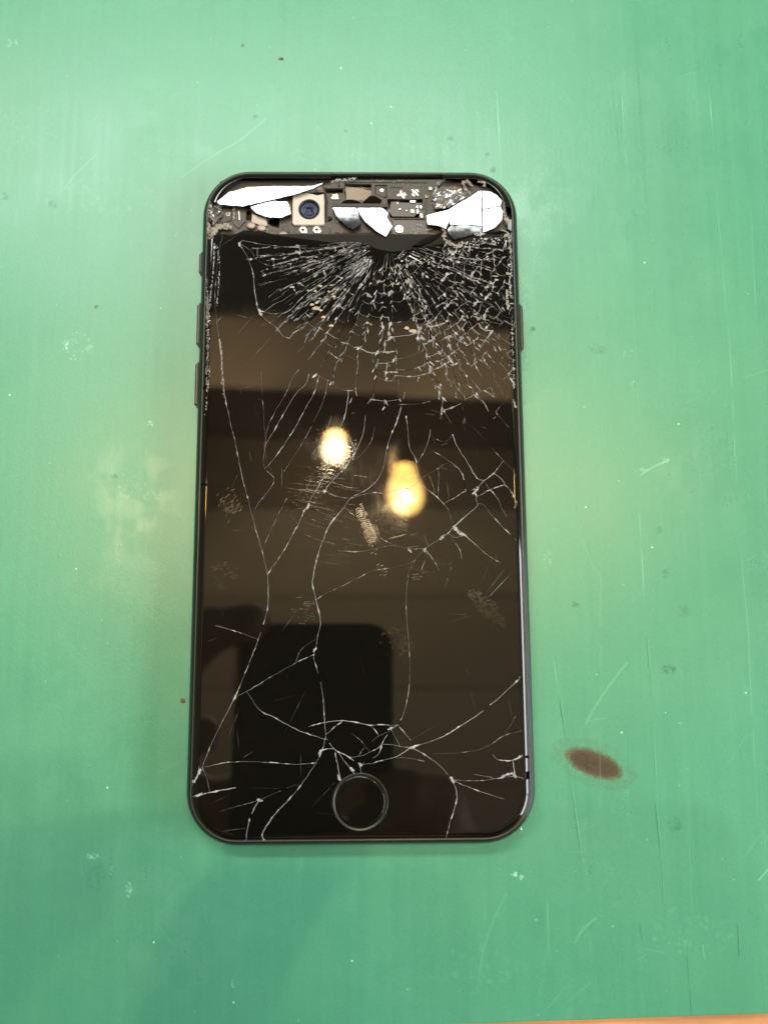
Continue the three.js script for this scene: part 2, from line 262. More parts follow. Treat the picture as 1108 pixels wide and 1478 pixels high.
function inside(x, z) {                                        // distance inside the phone's widest line
  const ax = Math.abs(x), az = Math.abs(z), qx = ax - (HW - CR), qz = az - (HL - CR);
  return qx > 0 && qz > 0 ? CR - Math.hypot(qx, qz) : Math.min(HW - ax, HL - az);
}
const RIM_IN = 2.9 * MM, RIM_OUT = 1.45 * MM, RIM_DROP = 0.7 * MM;
function surface(x, z) { const t = clamp((RIM_IN - inside(x, z)) / (RIM_IN - RIM_OUT)); return GLASS_Y - RIM_DROP * Math.pow(t, 2.3); }
// sweep a profile [d, y] round the outline (all of it, or the points i0..i1 of it)
function sweep(profile, i0 = 0, i1 = -1, opt = {}) {
  const rings = profile.map(([d]) => outline(d * MM, opt.corner ?? 14, opt.straight ?? 40)), n = rings[0].length, whole = i1 < 0, count = whole ? n : i1 - i0, pos = [], idx = [], uv = [], m = profile.length;
  for (let i = 0; i <= count; i++) for (let k = 0; k < m; k++) { const p = rings[k][(i0 + i + n) % n]; pos.push(p[0], profile[k][1] * MM, p[1]); uv.push(p[0] / 0.0671 + 0.5, 0.5 - p[1] / 0.1383); }
  for (let i = 0; i < count; i++) for (let k = 0; k < m - 1; k++) { const a = i * m + k, b = a + m; idx.push(a, a + 1, b, b, a + 1, b + 1); }
  const g = new THREE.BufferGeometry(); g.setAttribute('position', new THREE.Float32BufferAttribute(pos, 3)); g.setAttribute('uv', new THREE.Float32BufferAttribute(uv, 2)); g.setIndex(idx); g.computeVertexNormals();
  if (whole) { const q = g.attributes.normal; for (let k = 0; k < m; k++) { const e = count * m + k, v = new THREE.Vector3(q.getX(k) + q.getX(e), q.getY(k) + q.getY(e), q.getZ(k) + q.getZ(e)).normalize(); q.setXYZ(k, v.x, v.y, v.z); q.setXYZ(e, v.x, v.y, v.z); } }
  return g;
}

// materials
const M = {
  frame: std({ color: rgb(0.012, 0.0115, 0.011), roughness: 0.1, ior: 1.4 }),
  gasket: std({ color: rgb(0.06, 0.057, 0.052), roughness: 0.32 }),
  button: std({ color: rgb(0.05, 0.048, 0.044), metalness: 0.5, roughness: 0.3 }),
  pit: std({ color: rgb(0.004, 0.004, 0.004), roughness: 0.6 }),
  panel: std({ color: rgb(0.014, 0.013, 0.012), roughness: 0.7, specularIntensity: 0.35 }),
  plate: std({ color: rgb(0.05, 0.044, 0.038), roughness: 0.5, specularIntensity: 0.8 }),
  plateDark: std({ color: rgb(0.03, 0.026, 0.022), roughness: 0.5, metalness: 0.15 }),
  flex: std({ color: rgb(0.055, 0.047, 0.04), roughness: 0.42 }),
  copper: std({ color: rgb(0.13, 0.098, 0.07), roughness: 0.4, metalness: 0.4 }),
  gold: std({ color: rgb(0.85, 0.52, 0.2), roughness: 0.3, metalness: 1 }),
  beige: std({ color: rgb(0.42, 0.388, 0.35), roughness: 0.5, metalness: 0.15 }),
  solder: std({ color: rgb(0.9, 0.86, 0.78), roughness: 0.22, metalness: 0.85 }),
  pink: std({ color: rgb(0.26, 0.215, 0.185), roughness: 0.4, metalness: 0.2 }),
  lensRing: std({ color: rgb(0.012, 0.014, 0.022), roughness: 0.35 }),
  lensBlue: std({ color: rgb(0.01, 0.016, 0.055), roughness: 0.2, ior: 1.3, specularIntensity: 0.6 }),
  lensCore: std({ color: rgb(0.01, 0.012, 0.03), roughness: 0.05 }),
  hair: std({ color: rgb(0.2, 0.203, 0.207), roughness: 0.28, ior: 1.5 }),
  crack: std({ color: rgb(0.33, 0.34, 0.35), roughness: 0.24, ior: 1.5 }),
  paste: std({ color: rgb(0.5, 0.47, 0.42), roughness: 0.4 }),
  crystal: std({ color: rgb(0.3, 0.3, 0.32), roughness: 0.1, metalness: 0.25 }),
};
// grease and fingerprints roughen the glass in ridges; the map lies over the whole front in phone coordinates
{
  const W = 1024, H = 2048, c = canvas(W, H), x = c.getContext('2d'), d = x.createImageData(W, H);
  const toMap = (px, py) => { const [a, b] = level(px, py); return [(a / 0.0671 + 0.5) * W, (b / 0.1383 + 0.5) * H]; };
  for (let j = 0; j < H; j++) for (let i = 0; i < W; i++) {
    const k = (j * W + i) * 4, film = smooth(0.5, 0.8, fbm(i * 0.006, j * 0.006 + 40, 4)), grain = fbm(i * 0.08, j * 0.02, 3), v = 4 + film * 15 * grain + 3 * noise(i * 0.7, j * 0.7);
    d.data[k] = d.data[k + 1] = d.data[k + 2] = v; d.data[k + 3] = 255;
  }
  x.putImageData(d, 0, 0);
  // one print: curved ridges within a patch that narrows and wears out
  const print = (px, py, rx, ry, turn, bow, gap, v, wear) => {
    const [X, Y] = toMap(px, py), s = W / 0.0671 * 0.00014;
    x.save(); x.translate(X, Y); x.rotate(turn);
    for (let q = -ry; q <= ry; q += gap * 1.15) {
      const half = rx * Math.sqrt(Math.max(0, 1 - (q / ry) ** 2)); let on = false, lx = 0, ly = 0;
      for (let u = -half; u <= half; u += 0.9) {
        const yy = q + bow * (u / rx) ** 2 + 1.2 * (fbm(u * 0.06 + px, q * 0.05, 2) - 0.5), X1 = u * s, Y1 = yy * s, ok = noise(u * 0.25 + q * 3.1, q * 0.3 + py) * 0.6 + 0.4 * noise(u * 0.08 + px, q * 0.12) > wear + 0.4 * ((u / rx) ** 2 + (q / ry) ** 2) ** 2;
        if (on && ok) { x.strokeStyle = `rgba(${Math.round(v * 0.62)},${Math.round(v * 0.62)},${Math.round(v * 0.62)},${0.35 + 0.65 * noise(u * 0.5, q * 2 + 9)})`; x.lineWidth = gap * s * 0.36; x.beginPath(); x.moveTo(lx, ly); x.lineTo(X1, Y1); x.stroke(); }
        on = true; lx = X1; ly = Y1;
      }
    }
    x.restore();
  };
  print(568, 750, 26, 30, 0.55, 4, 2.0, 36, 0.35); print(530, 764, 8, 42, -0.28, 2.5, 2.5, 130, 0.38); print(519, 742, 5, 11, -0.3, 1, 2.6, 190, 0.1); print(552, 824, 9, 14, -0.5, 1, 3, 140, 0.4); print(602, 832, 8, 7, -0.1, 1, 3, 110, 0.35);
  print(702, 876, 16, 38, -0.75, 7, 2.5, 150, 0.42); print(687, 860, 14, 9, 0.45, 2, 2.2, 170, 0.35); print(575, 925, 30, 26, 0.5, 3, 2.4, 140, 0.48); print(590, 938, 12, 16, 0.6, 3, 2.3, 150, 0.45); print(333, 722, 22, 30, -0.7, 5, 2.4, 130, 0.5);
  print(440, 880, 22, 24, 0.1, 2, 3.4, 170, 0.5); print(446, 872, 10, 6, 0, 0, 2.4, 235, 0.25); print(325, 828, 26, 26, -0.4, 4, 2.6, 110, 0.5); print(693, 782, 18, 14, 0.4, 3, 2.6, 70, 0.5); print(576, 1102, 4, 15, 0.05, 0, 2.6, 120, 0.4); print(600, 880, 20, 12, 0.2, 2, 3, 60, 0.55);
  print(420, 930, 40, 14, 0.25, 4, 3, 60, 0.6); print(480, 985, 18, 14, 0.9, 2, 3, 48, 0.6);
  const smear = (px, py, l, w, turn, n) => { for (let i = 0; i < n; i++) { const [X, Y] = toMap(px + gauss() * w, py + gauss() * w), v = Math.round(rr(24, 70)), a = turn + gauss() * 0.2, s = l * rr(0.3, 1) * 1.9; x.strokeStyle = `rgba(${v},${v},${v},${rr(0.05, 0.22)})`; x.lineWidth = rr(0.7, 2.6); x.beginPath(); x.moveTo(X - s * Math.cos(a) / 2, Y - s * Math.sin(a) / 2); x.quadraticCurveTo(X + gauss() * 3, Y + gauss() * 3, X + s * Math.cos(a) / 2, Y + s * Math.sin(a) / 2); x.stroke(); } };
  smear(535, 770, 40, 12, 1.25, 120); smear(702, 876, 34, 13, 0.85, 120); smear(580, 930, 34, 16, 0.7, 120); smear(440, 880, 40, 18, 0.1, 140); smear(450, 705, 60, 30, 0.15, 50); smear(330, 730, 40, 20, -0.6, 100); smear(330, 830, 40, 22, -0.4, 80); smear(620, 820, 50, 40, 0.4, 120); smear(480, 800, 60, 30, 0.1, 100);
  // rubbed grease near the lamps' image and hair scratches
  for (let i = 0; i < 420; i++) { const t = rnd(), [X, Y] = toMap(505 - 95 * t + gauss() * (14 + 10 * t), 640 + 110 * t + gauss() * 12), v = Math.round(rr(50, 120)); x.fillStyle = `rgba(${v},${v},${v},${rr(0.2, 0.6)})`; x.fillRect(X, Y, rr(1, 5), rr(0.6, 1.6)); }
  for (let i = 0; i < 700; i++) { const [X, Y] = toMap(482 + gauss() * 24, 648 + gauss() * 26), v = Math.round(rr(30, 85)); x.fillStyle = `rgba(${v},${v},${v},${rr(0.15, 0.45)})`; x.fillRect(X, Y, rr(0.6, 2.6), rr(0.6, 2.2)); }
  for (let i = 0; i < 260; i++) { const [X, Y] = toMap(rr(300, 750), rr(400, 1200)), l = rr(6, 60), a = rr(-0.25, 0.25) + (rnd() < 0.4 ? 1.2 : 0), v = Math.round(rr(50, 130)); x.strokeStyle = `rgba(${v},${v},${v},${rr(0.2, 0.6)})`; x.lineWidth = 0.8; x.beginPath(); x.moveTo(X, Y); x.lineTo(X + l * Math.cos(a), Y + l * Math.sin(a)); x.stroke(); }
  for (let i = 0; i < 60; i++) { const [X, Y] = toMap(rr(400, 500), rr(690, 900)), l = rr(20, 90), v = Math.round(rr(60, 120)); x.strokeStyle = `rgba(${v},${v},${v},${rr(0.2, 0.5)})`; x.lineWidth = 0.9; x.beginPath(); x.moveTo(X, Y); x.lineTo(X + l, Y + l * rr(0.05, 0.35)); x.stroke(); }
  M.glass = std({ color: rgb(0.0042, 0.0038, 0.003), roughness: 1, roughnessMap: texture(c, false), ior: 1.52 });
}
const wave = new Float32Array(256 * 256 * 4); for (let j = 0; j < 256; j++) for (let i = 0; i < 256; i++) { const k = (j * 256 + i) * 4; wave[k] = wave[k + 1] = wave[k + 2] = 0.94 * fbm(i * 0.03, j * 0.03, 3) + 0.06 * noise(i * 0.23, j * 0.23); wave[k + 3] = 1; }
const waveMap = new THREE.DataTexture(wave, 256, 256, THREE.RGBAFormat, THREE.FloatType); waveMap.magFilter = THREE.LinearFilter; waveMap.wrapS = waveMap.wrapT = THREE.MirroredRepeatWrapping; waveMap.repeat.set(2, 4); waveMap.needsUpdate = true;
M.shardMirror = std({ bumpMap: waveMap, bumpScale: 0.000014, color: rgb(0.012, 0.012, 0.011), roughness: 0.04, ior: 1.8, specularIntensity: 1 });
M.glassEdge = std({ color: rgb(0.03, 0.032, 0.03), roughness: 0.25 });

// ---- body
{
  const body = mesh('housing', sweep([[9, 0.25], [3.4, 0.25], [2.0, 0.45], [1.0, 1.05], [0.35, 2.0], [0.05, 3.0], [0, 3.6], [0.08, 4.3], [0.36, 5.15], [0.72, 5.75], [1.06, 6.1], [1.2, 6.14], [1.2, 4.4], [9, 4.4]]), M.frame, phone);
  const shape = (d) => { const s = new THREE.Shape(); outline(d).forEach(([x, z], i) => (i ? s.lineTo(x, -z) : s.moveTo(x, -z))); s.closePath(); return s; };
  const flat = (d, y, name, m, parent) => { const g = new THREE.ShapeGeometry(shape(d * MM)); g.rotateX(-Math.PI / 2); g.translate(0, y * MM, 0); return mesh(name, g, m, parent); };
  flat(8.99, 0.24, 'back_cover', M.frame, phone);
  const inner = (d, y0, y1, name, m) => { const g = new THREE.ExtrudeGeometry(shape(d * MM), { depth: (y1 - y0) * MM, bevelEnabled: false }); g.rotateX(-Math.PI / 2); g.translate(0, y0 * MM, 0); return mesh(name, g, m, phone); };
  inner(1.9, 3.2, 3.9, 'inner_tray', M.pit);
  mesh('gasket', sweep([[1.21, 5.6], [1.21, 6.3], [1.3, 6.38], [1.42, 6.38], [1.5, 6.3], [1.5, 5.6]]), M.gasket, phone);
}
// side buttons: keys proud of the frame in a dark slot
{
  const key = (px, y0, y1, side, name, proud) => {
    const h = 3.7 * MM, a = level(px, y0, h), b = level(px, y1, h), len = b[1] - a[1], z = (a[1] + b[1]) / 2;
    const slot = mesh(name + '_slot', new RoundedBoxGeometry(0.5 * MM, 1.9 * MM, len + 0.9 * MM, 2, 0.2 * MM), M.pit, phone); slot.position.set(side * (HW - 0.12 * MM), h, z + 0.2 * MM);
    const k = mesh(name, new RoundedBoxGeometry(1.6 * MM, 1.45 * MM, len, 3, 0.3 * MM), M.button, phone); k.position.set(side * (HW + proud * MM - 0.8 * MM), h + 0.1 * MM, z);
  };
  key(288, 368, 396, -1, 'mute_switch', 0.5); key(284, 441, 499, -1, 'volume_button', 0.62); key(283, 526, 586, -1, 'volume_button', 0.62); key(752, 443, 505, 1, 'power_button', 0.55);
}

// ---- the crack pattern, followed over the photograph crack by crack
const lines = [];                                              // { p: [[x, y] ...], w: width in mm, kind }
const crack = (w, ...p) => { lines.push({ p, w: w * rr(0.62, 0.9), kind: 'crack', snap: true }); };
// left long crack and its companions
crack(0.16, [312, 462], [316, 490], [319, 513], [321, 540], [323, 558], [326, 580], [332, 608], [338, 632], [349, 686], [365, 749], [378, 796], [386, 829]);
crack(0.11, [386, 829], [387, 855], [386, 877], [379, 904], [373, 921], [362, 951], [350, 980], [340, 1004], [334, 1016], [321, 1041], [306, 1072], [298, 1092], [292, 1107]);
crack(0.13, [386, 829], [403, 805], [419, 778], [432, 753], [441, 733], [457, 706], [468, 686], [474, 670], [478, 650], [487, 626], [497, 602], [503, 570]);
crack(0.15, [527, 600], [523, 628], [503, 668], [484, 689], [468, 707]);
crack(0.13, [584, 566], [574, 604], [560, 640], [552, 678], [543, 694], [527, 708], [506, 719], [497, 731], [487, 743], [475, 759], [467, 777], [461, 793], [456, 811], [452, 831], [451, 842], [456, 866]);
crack(0.14, [456, 866], [462, 893], [462, 902], [458, 921], [455, 938], [453, 950], [460, 975], [466, 1007], [468, 1036], [470, 1064]);
crack(0.17, [470, 1064], [463, 1087], [452, 1107], [434, 1133], [416, 1155], [399, 1172], [388, 1187], [378, 1206], [382, 1216]);
crack(0.12, [506, 719], [523, 714], [537, 711], [557, 712], [573, 708], [591, 704], [604, 696]);
crack(0.12, [468, 686], [477, 684], [485, 687]);
crack(0.1, [470, 710], [485, 716], [506, 719]);
crack(0.13, [586, 600], [589, 630], [591, 647], [597, 656], [601, 670], [604, 696]);
crack(0.16, [604, 693], [613, 703], [630, 717], [640, 727]);
crack(0.1, [640, 727], [646, 735], [653, 757]);
crack(0.18, [640, 727], [653, 720], [672, 709], [684, 707], [698, 694], [712, 683], [726, 665]);
crack(0.17, [684, 707], [688, 716], [707, 707], [729, 701], [741, 716], [748, 732]);
crack(0.15, [712, 683], [723, 691], [731, 703]);
crack(0.16, [688, 716], [686, 722], [690, 727], [674, 743], [655, 760], [646, 770], [634, 778], [613, 792]);
crack(0.1, [690, 727], [698, 729], [709, 743], [729, 764], [746, 780]);
crack(0.12, [707, 707], [716, 717], [723, 731], [731, 746]);
crack(0.16, [655, 760], [669, 771], [688, 788], [705, 802], [722, 812]);
crack(0.12, [646, 770], [658, 776], [669, 771]);
crack(0.12, [650, 775], [658, 785], [664, 795], [666, 807]);
crack(0.13, [613, 792], [590, 792], [573, 788], [555, 780], [534, 767], [516, 748], [500, 735], [497, 731]);
crack(0.12, [613, 792], [599, 809], [591, 823], [587, 846], [586, 870], [587, 900], [591, 943], [590, 994], [586, 1016], [580, 1036], [573, 1046]);
crack(0.11, [613, 792], [627, 811], [634, 824]);
crack(0.09, [616, 799], [608, 823]);
crack(0.11, [456, 866], [467, 858], [491, 847], [519, 833], [541, 823], [575, 818], [599, 809]);
crack(0.09, [400, 733], [432, 734], [460, 738], [482, 748]);
crack(0.07, [440, 746], [473, 758]); crack(0.07, [440, 771], [471, 783]); crack(0.09, [487, 795], [519, 796], [560, 788], [573, 788]);
crack(0.12, [625, 651], [643, 662], [660, 675], [668, 686], [672, 709]);
crack(0.1, [604, 693], [627, 679], [644, 669], [660, 675]); crack(0.09, [633, 677], [632, 717]);
crack(0.13, [653, 628], [660, 645], [669, 659], [680, 677], [688, 690], [698, 694]);
crack(0.1, [709, 645], [726, 665], [739, 677], [746, 690]); crack(0.09, [698, 694], [707, 707]);
crack(0.12, [603, 668], [610, 655], [617, 640], [621, 620]); crack(0.1, [630, 634], [643, 638], [653, 628]);
// round the home button
crack(0.14, [445, 1049], [467, 1043], [482, 1041], [494, 1040], [510, 1042], [524, 1045], [535, 1047], [548, 1046], [558, 1046], [572, 1047]);
crack(0.12, [494, 1041], [483, 1049], [471, 1060]);
crack(0.16, [573, 1046], [565, 1054], [558, 1062], [551, 1073], [546, 1079], [538, 1083], [527, 1089], [515, 1092], [506, 1093], [496, 1089], [483, 1082], [472, 1067]);
crack(0.14, [535, 1047], [542, 1055], [545, 1062]); crack(0.12, [565, 1054], [551, 1060], [545, 1063], [535, 1071], [528, 1078], [517, 1090]);
crack(0.09, [508, 1059], [517, 1066], [527, 1077], [533, 1085]); crack(0.13, [565, 1054], [570, 1063], [577, 1076]); crack(0.11, [573, 1046], [585, 1059], [592, 1068]);
crack(0.14, [551, 1074], [567, 1075], [582, 1078], [592, 1079]);
crack(0.19, [592, 1079], [605, 1075], [619, 1071], [639, 1063], [662, 1049], [687, 1033], [712, 1014], [732, 996], [752, 977]);
crack(0.17, [592, 1079], [578, 1089], [570, 1093], [557, 1096], [535, 1102], [519, 1104]); crack(0.18, [519, 1103], [531, 1098], [546, 1088], [551, 1074]); crack(0.15, [519, 1103], [521, 1114]); crack(0.12, [519, 1103], [508, 1096], [500, 1091]);
crack(0.11, [570, 1094], [586, 1094], [600, 1096], [612, 1099]);
crack(0.2, [488, 1086], [496, 1097], [503, 1107], [511, 1116]); crack(0.14, [483, 1084], [485, 1095], [488, 1108], [491, 1126]); crack(0.12, [463, 1083], [472, 1081], [482, 1081]);
crack(0.2, [592, 1079], [604, 1084], [614, 1090], [631, 1102], [644, 1115], [652, 1126]); crack(0.17, [652, 1126], [659, 1143], [658, 1158], [650, 1184], [642, 1216]);
crack(0.17, [652, 1126], [677, 1127], [702, 1126], [727, 1122], [742, 1121], [758, 1124]); crack(0.12, [652, 1126], [689, 1141], [727, 1153]); crack(0.1, [684, 1118], [712, 1122]);
crack(0.1, [626, 1088], [677, 1085], [702, 1078], [727, 1062], [757, 1054]); crack(0.09, [727, 1062], [744, 1034]);
crack(0.14, [711, 1089], [717, 1096], [740, 1097], [758, 1090]); crack(0.13, [740, 1097], [742, 1120]);
crack(0.13, [295, 1108], [318, 1102], [357, 1099], [394, 1101], [430, 1103], [456, 1101]); crack(0.14, [472, 1068], [430, 1054], [391, 1033], [377, 1027], [360, 1004], [356, 998]);
crack(0.13, [340, 1006], [356, 998], [396, 974], [421, 960], [440, 950], [453, 945]); crack(0.11, [426, 957], [435, 937], [456, 922]); crack(0.11, [311, 903], [340, 911], [373, 923]);
crack(0.15, [276, 1151], [302, 1144], [340, 1137]); crack(0.1, [291, 1107], [297, 1120], [303, 1144]); crack(0.16, [288, 1107], [284, 1120], [276, 1136]);
crack(0.11, [318, 1171], [345, 1163], [374, 1155], [396, 1145], [430, 1131]); crack(0.13, [374, 1155], [366, 1168], [360, 1183], [354, 1216]);
// thin hairs running down from the shattered field
crack(0.1, [431, 533], [420, 549], [413, 567], [393, 601], [385, 622], [381, 660]); crack(0.13, [446, 540], [442, 553], [427, 568], [415, 587], [402, 610], [383, 642]); crack(0.12, [460, 544], [454, 565], [442, 587], [424, 620], [396, 661], [383, 676]);
crack(0.1, [473, 549], [469, 571], [460, 594], [447, 620], [430, 650], [410, 680]); crack(0.09, [377, 535], [378, 562], [381, 605], [383, 640], [381, 674], [396, 692], [389, 706], [370, 731], [364, 748]); crack(0.08, [414, 719], [403, 740], [387, 774], [378, 797]);
crack(0.12, [478, 600], [471, 622], [450, 657]); crack(0.14, [503, 627], [510, 646]); crack(0.1, [541, 616], [534, 640], [512, 664], [503, 668]);
// left end of the shattered field
crack(0.13, [345, 351], [357, 371], [363, 387], [366, 402], [367, 416], [370, 434], [373, 449], [381, 459], [398, 472], [412, 490]);
crack(0.14, [373, 448], [381, 450], [397, 453], [415, 450], [436, 429], [452, 416]); crack(0.11, [345, 351], [363, 363], [370, 375], [390, 384], [420, 388]); crack(0.1, [345, 346], [388, 354], [438, 358], [472, 357], [505, 350], [535, 347]);
crack(0.08, [316, 500], [314, 470], [310, 440], [312, 400], [316, 360], [322, 338]);

// the shattered field itself: rays from the blow and sagging rings between them
const BLOW = [561, 350];
const fan = [];
{
  const reach = (t) => (t < 22 ? 188 : t < 50 ? 188 + (t - 22) * 3.4 : t < 80 ? 295 : t < 104 ? 285 : t < 128 ? 245 : t < 150 ? 205 : 196);
  const step = (t) => (t < 50 ? 4.6 : t < 74 ? 4.4 : t < 106 ? 9.5 : t < 126 ? 5 : 1.9);
  const rays = [];
  for (let t = 2; t < 178.5; t += step(t) * rr(0.75, 1.25)) {
    const L = reach(t) * rr(0.82, 1.08), pts = []; let a = t, drift = gauss() * 0.02;
    for (let r = t > 74 && t < 106 ? 16 : rr(26, 46); r <= L; r += 8) {
      a += gauss() * (r > 40 ? (t > 118 ? 0.75 : 1.1) : 0.2) + drift + (t < 60 ? 0.05 : t > 120 ? -0.05 : 0);
      const q = (a * Math.PI) / 180;
      pts.push([BLOW[0] + r * Math.cos(q) * 1.02, BLOW[1] + r * Math.sin(q) + (t > 150 || t < 14 ? -4 + 5 * smooth(30, 130, r) : 0), r]);
    }
    rays.push({ t, pts });
    fan.push({ p: pts, w: rr(0.03, 0.13), kind: 'ray', t });
  }
  // right of the blow the glass is crumbled: uneven rings, bridged at odd places from one to the next
  {
    const at = (t, r) => { const q = (t * Math.PI) / 180; return [BLOW[0] + r * Math.cos(q) * 1.02, BLOW[1] + r * Math.sin(q) - 4 * (1 - smooth(0, 40, t))]; };
    const rings = []; for (let r = 24; r < 300; r += rr(8.5, 15) * (r > 190 ? 1.5 : 1)) rings.push({ r, s: rr(0, 900) });
    const rad = (g, t) => g.r + 13 * (fbm(g.s * 0.013 + t * 0.09, g.r * 0.02, 3) - 0.5) + 5 * (noise(t * 0.4, g.s) - 0.5);
    const far = (t) => (t < 22 ? 190 : t < 50 ? 190 + (t - 22) * 3.4 : 285) * (0.82 + 0.3 * noise(t * 0.3, 5));
    rings.forEach((g, n) => {
      const gapT = (t) => ((8 + 7 * noise(t, n * 3.3)) / g.r) * 57.3;
      for (let t = -2; t < 66; t += 600 / g.r) {                              // ring pieces
        if (g.r > far(t) || rnd() < (g.r < 60 ? 0.55 : g.r > 190 ? 0.6 : 0.26)) continue;
        const m = 600 / g.r; fan.push({ p: [0, 0.34, 0.67, 1.02].map((k) => at(t + m * k, rad(g, t + m * k))), w: 0.08, kind: 'ring', t, r: g.r });
      }
      if (n + 1 < rings.length) for (let t = -2 + rr(0, 4); t < 68; t += gapT(t) * rr(0.6, 1.5)) { // bridges
        if (g.r > far(t) || rnd() < (g.r > 190 ? 0.35 : 0.1)) continue;
        const o = gauss() * (2.4 + 160 / g.r * 0.6), a = at(t, rad(g, t) - 0.8), b = at(t + o, rad(rings[n + 1], t + o) + 0.8);
        fan.push({ p: [a, [(a[0] + b[0]) / 2 + gauss(), (a[1] + b[1]) / 2 + gauss()], b], w: rr(0.04, 0.13), kind: 'ray', t, short: true });
      }
    });
  }
  const onRay = (ray, r) => { const p = ray.pts; for (let i = 1; i < p.length; i++) if (p[i][2] >= r) { const k = (r - p[i - 1][2]) / (p[i][2] - p[i - 1][2]); return [p[i - 1][0] + (p[i][0] - p[i - 1][0]) * k, p[i - 1][1] + (p[i][1] - p[i - 1][1]) * k]; } return null; };
  for (let i = 0; i + 1 < rays.length; i++) {
    const a = rays[i], b = rays[i + 1], t = (a.t + b.t) / 2, wide = b.t - a.t; if (t < 60) continue;
    for (let r = 34 + rr(0, 12); r < 290; r += (t < 110 ? 15 : 20) * rr(0.7, 1.35)) {
      const keep = t < 60 ? (r < 190 ? 0.72 : 0.45) : t < 112 ? (r < 120 ? 0.95 : r < 190 ? 0.8 : 0.4) : (r < 70 ? 0.25 : 0.4);
      if (rnd() > keep) continue;
      const p = onRay(a, r + rr(-3, 3)), q = onRay(b, r + rr(-3, 3)); if (!p || !q) continue;
      const sag = clamp(wide * 0.35, 0.6, 4.5) * rr(0.4, 1.2), m = [(p[0] + q[0]) / 2, (p[1] + q[1]) / 2], dx = m[0] - BLOW[0], dy = m[1] - BLOW[1], l = Math.hypot(dx, dy);
      const ex = (q[0] - p[0]) * 0.04, ey = (q[1] - p[1]) * 0.04;
      fan.push({ p: [[p[0] - ex, p[1] - ey], [m[0] + (dx / l) * sag, m[1] + (dy / l) * sag], [q[0] + ex, q[1] + ey]], w: 0.085, kind: 'ring', t, r });
      // extra hairs across the wide cells and crumbled bits to the right
      if (t > 70 && t < 108 && r > 90 && rnd() < 0.45) { const k = rr(0.3, 0.7), u = [p[0] + (q[0] - p[0]) * k, p[1] + (q[1] - p[1]) * k + sag]; fan.push({ p: [u, [u[0] + rr(-3, 3), u[1] + rr(8, 15)]], w: 0.07, kind: 'ring', t, r }); }
      if (t < 62 && rnd() < 0.5) fan.push({ p: [p, [p[0] + rr(4, 12), p[1] + rr(-6, 8)]], w: 0.08, kind: 'ring', t, r });
    }
  }
}
// outlines that bound the pieces of flat glass, in photograph pixels
const toPixel = (x, z, y = GLASS_Y) => { _v.set(x, y, z).project(camera); return [(_v.x + 1) * 554, (1 - _v.y) * 739]; };
const edgeLine = outline(RIM_IN, 10, 30).map(([x, z]) => toPixel(x, z));
const missing = [[270, 225], [800, 225], [800, 331], [742, 331], [722, 338], [700, 344], [660, 352], [640, 351], [612, 356], [585, 361], [566, 363], [545, 359], [520, 349], [480, 350], [440, 345], [408, 341], [376, 334], [352, 332], [334, 341], [322, 338], [270, 343]];
const HOME = [519.5, 1157.5], HOME_R = 5.35 * MM;
const homeAt = level(...HOME);
const homeLine = Array.from({ length: 48 }, (_, i) => { const a = (i / 48) * Math.PI * 2; return toPixel(homeAt[0] + HOME_R * Math.cos(a), homeAt[1] + HOME_R * Math.sin(a)); });
const within = (poly, x, y) => { let c = false; for (let i = 0, j = poly.length - 1; i < poly.length; j = i++) if (poly[i][1] > y !== poly[j][1] > y && x < ((poly[j][0] - poly[i][0]) * (y - poly[i][1])) / (poly[j][1] - poly[i][1]) + poly[i][0]) c = !c; return c; };

// smooth each line through its points, then let open ends run on to the nearest neighbour
function through(p, step) {
  if (p.length < 2) p = [p[0], p[0]];
  if (p.length < 3) { const n = Math.max(1, Math.round(Math.hypot(p[1][0] - p[0][0], p[1][1] - p[0][1]) / step)); return Array.from({ length: n + 1 }, (_, i) => [p[0][0] + ((p[1][0] - p[0][0]) * i) / n, p[0][1] + ((p[1][1] - p[0][1]) * i) / n]); }
  const c = new THREE.CatmullRomCurve3(p.map(([x, y]) => new THREE.Vector3(x, y, 0)), false, 'centripetal'), n = Math.max(2, Math.round(c.getLength() / step));
  return c.getSpacedPoints(n).map((v) => [v.x, v.y]);
}
for (const l of lines) { l.q = through(l.p, 5); for (let i = 1; i < l.q.length - 1; i++) { l.q[i][0] += gauss() * 0.45; l.q[i][1] += gauss() * 0.45; } }
for (const l of fan) { l.q = through(l.p.map(([x, y]) => [x, y]), 6); for (let i = 1; i < l.q.length - 1; i++) { l.q[i][0] += gauss() * 0.5; l.q[i][1] += gauss() * 0.5; } }
const closed = (p, kind) => ({ q: [...p, p[0]], w: 0, kind });
const bounds = [closed(edgeLine, 'edge'), closed(missing, 'edge'), closed(homeLine, 'edge')];
const all = [...lines, ...fan, ...bounds];
function segmentsOf(list) { const s = []; list.forEach((l) => { for (let i = 1; i < l.q.length; i++) s.push([l.q[i - 1][0], l.q[i - 1][1], l.q[i][0], l.q[i][1], l]); }); return s; }
{
  const segs = segmentsOf(all);
  for (const l of lines) for (const end of [0, l.q.length - 1]) {
    const p = l.q[end]; let best = 7, hit = null;
    for (const [x0, y0, x1, y1, o] of segs) {
      if (o === l) continue;
      const dx = x1 - x0, dy = y1 - y0, t = clamp(((p[0] - x0) * dx + (p[1] - y0) * dy) / (dx * dx + dy * dy + 1e-9)), qx = x0 + dx * t, qy = y0 + dy * t, d = Math.hypot(qx - p[0], qy - p[1]);
      if (d < best) { best = d; hit = [qx, qy]; }
    }
    if (hit) { const m = l.q[end ? end - 1 : 1], d = Math.hypot(hit[0] - m[0], hit[1] - m[1]) || 1; l.q[end] = [hit[0] + ((hit[0] - m[0]) / d) * 0.7, hit[1] + ((hit[1] - m[1]) / d) * 0.7]; }
  }
}
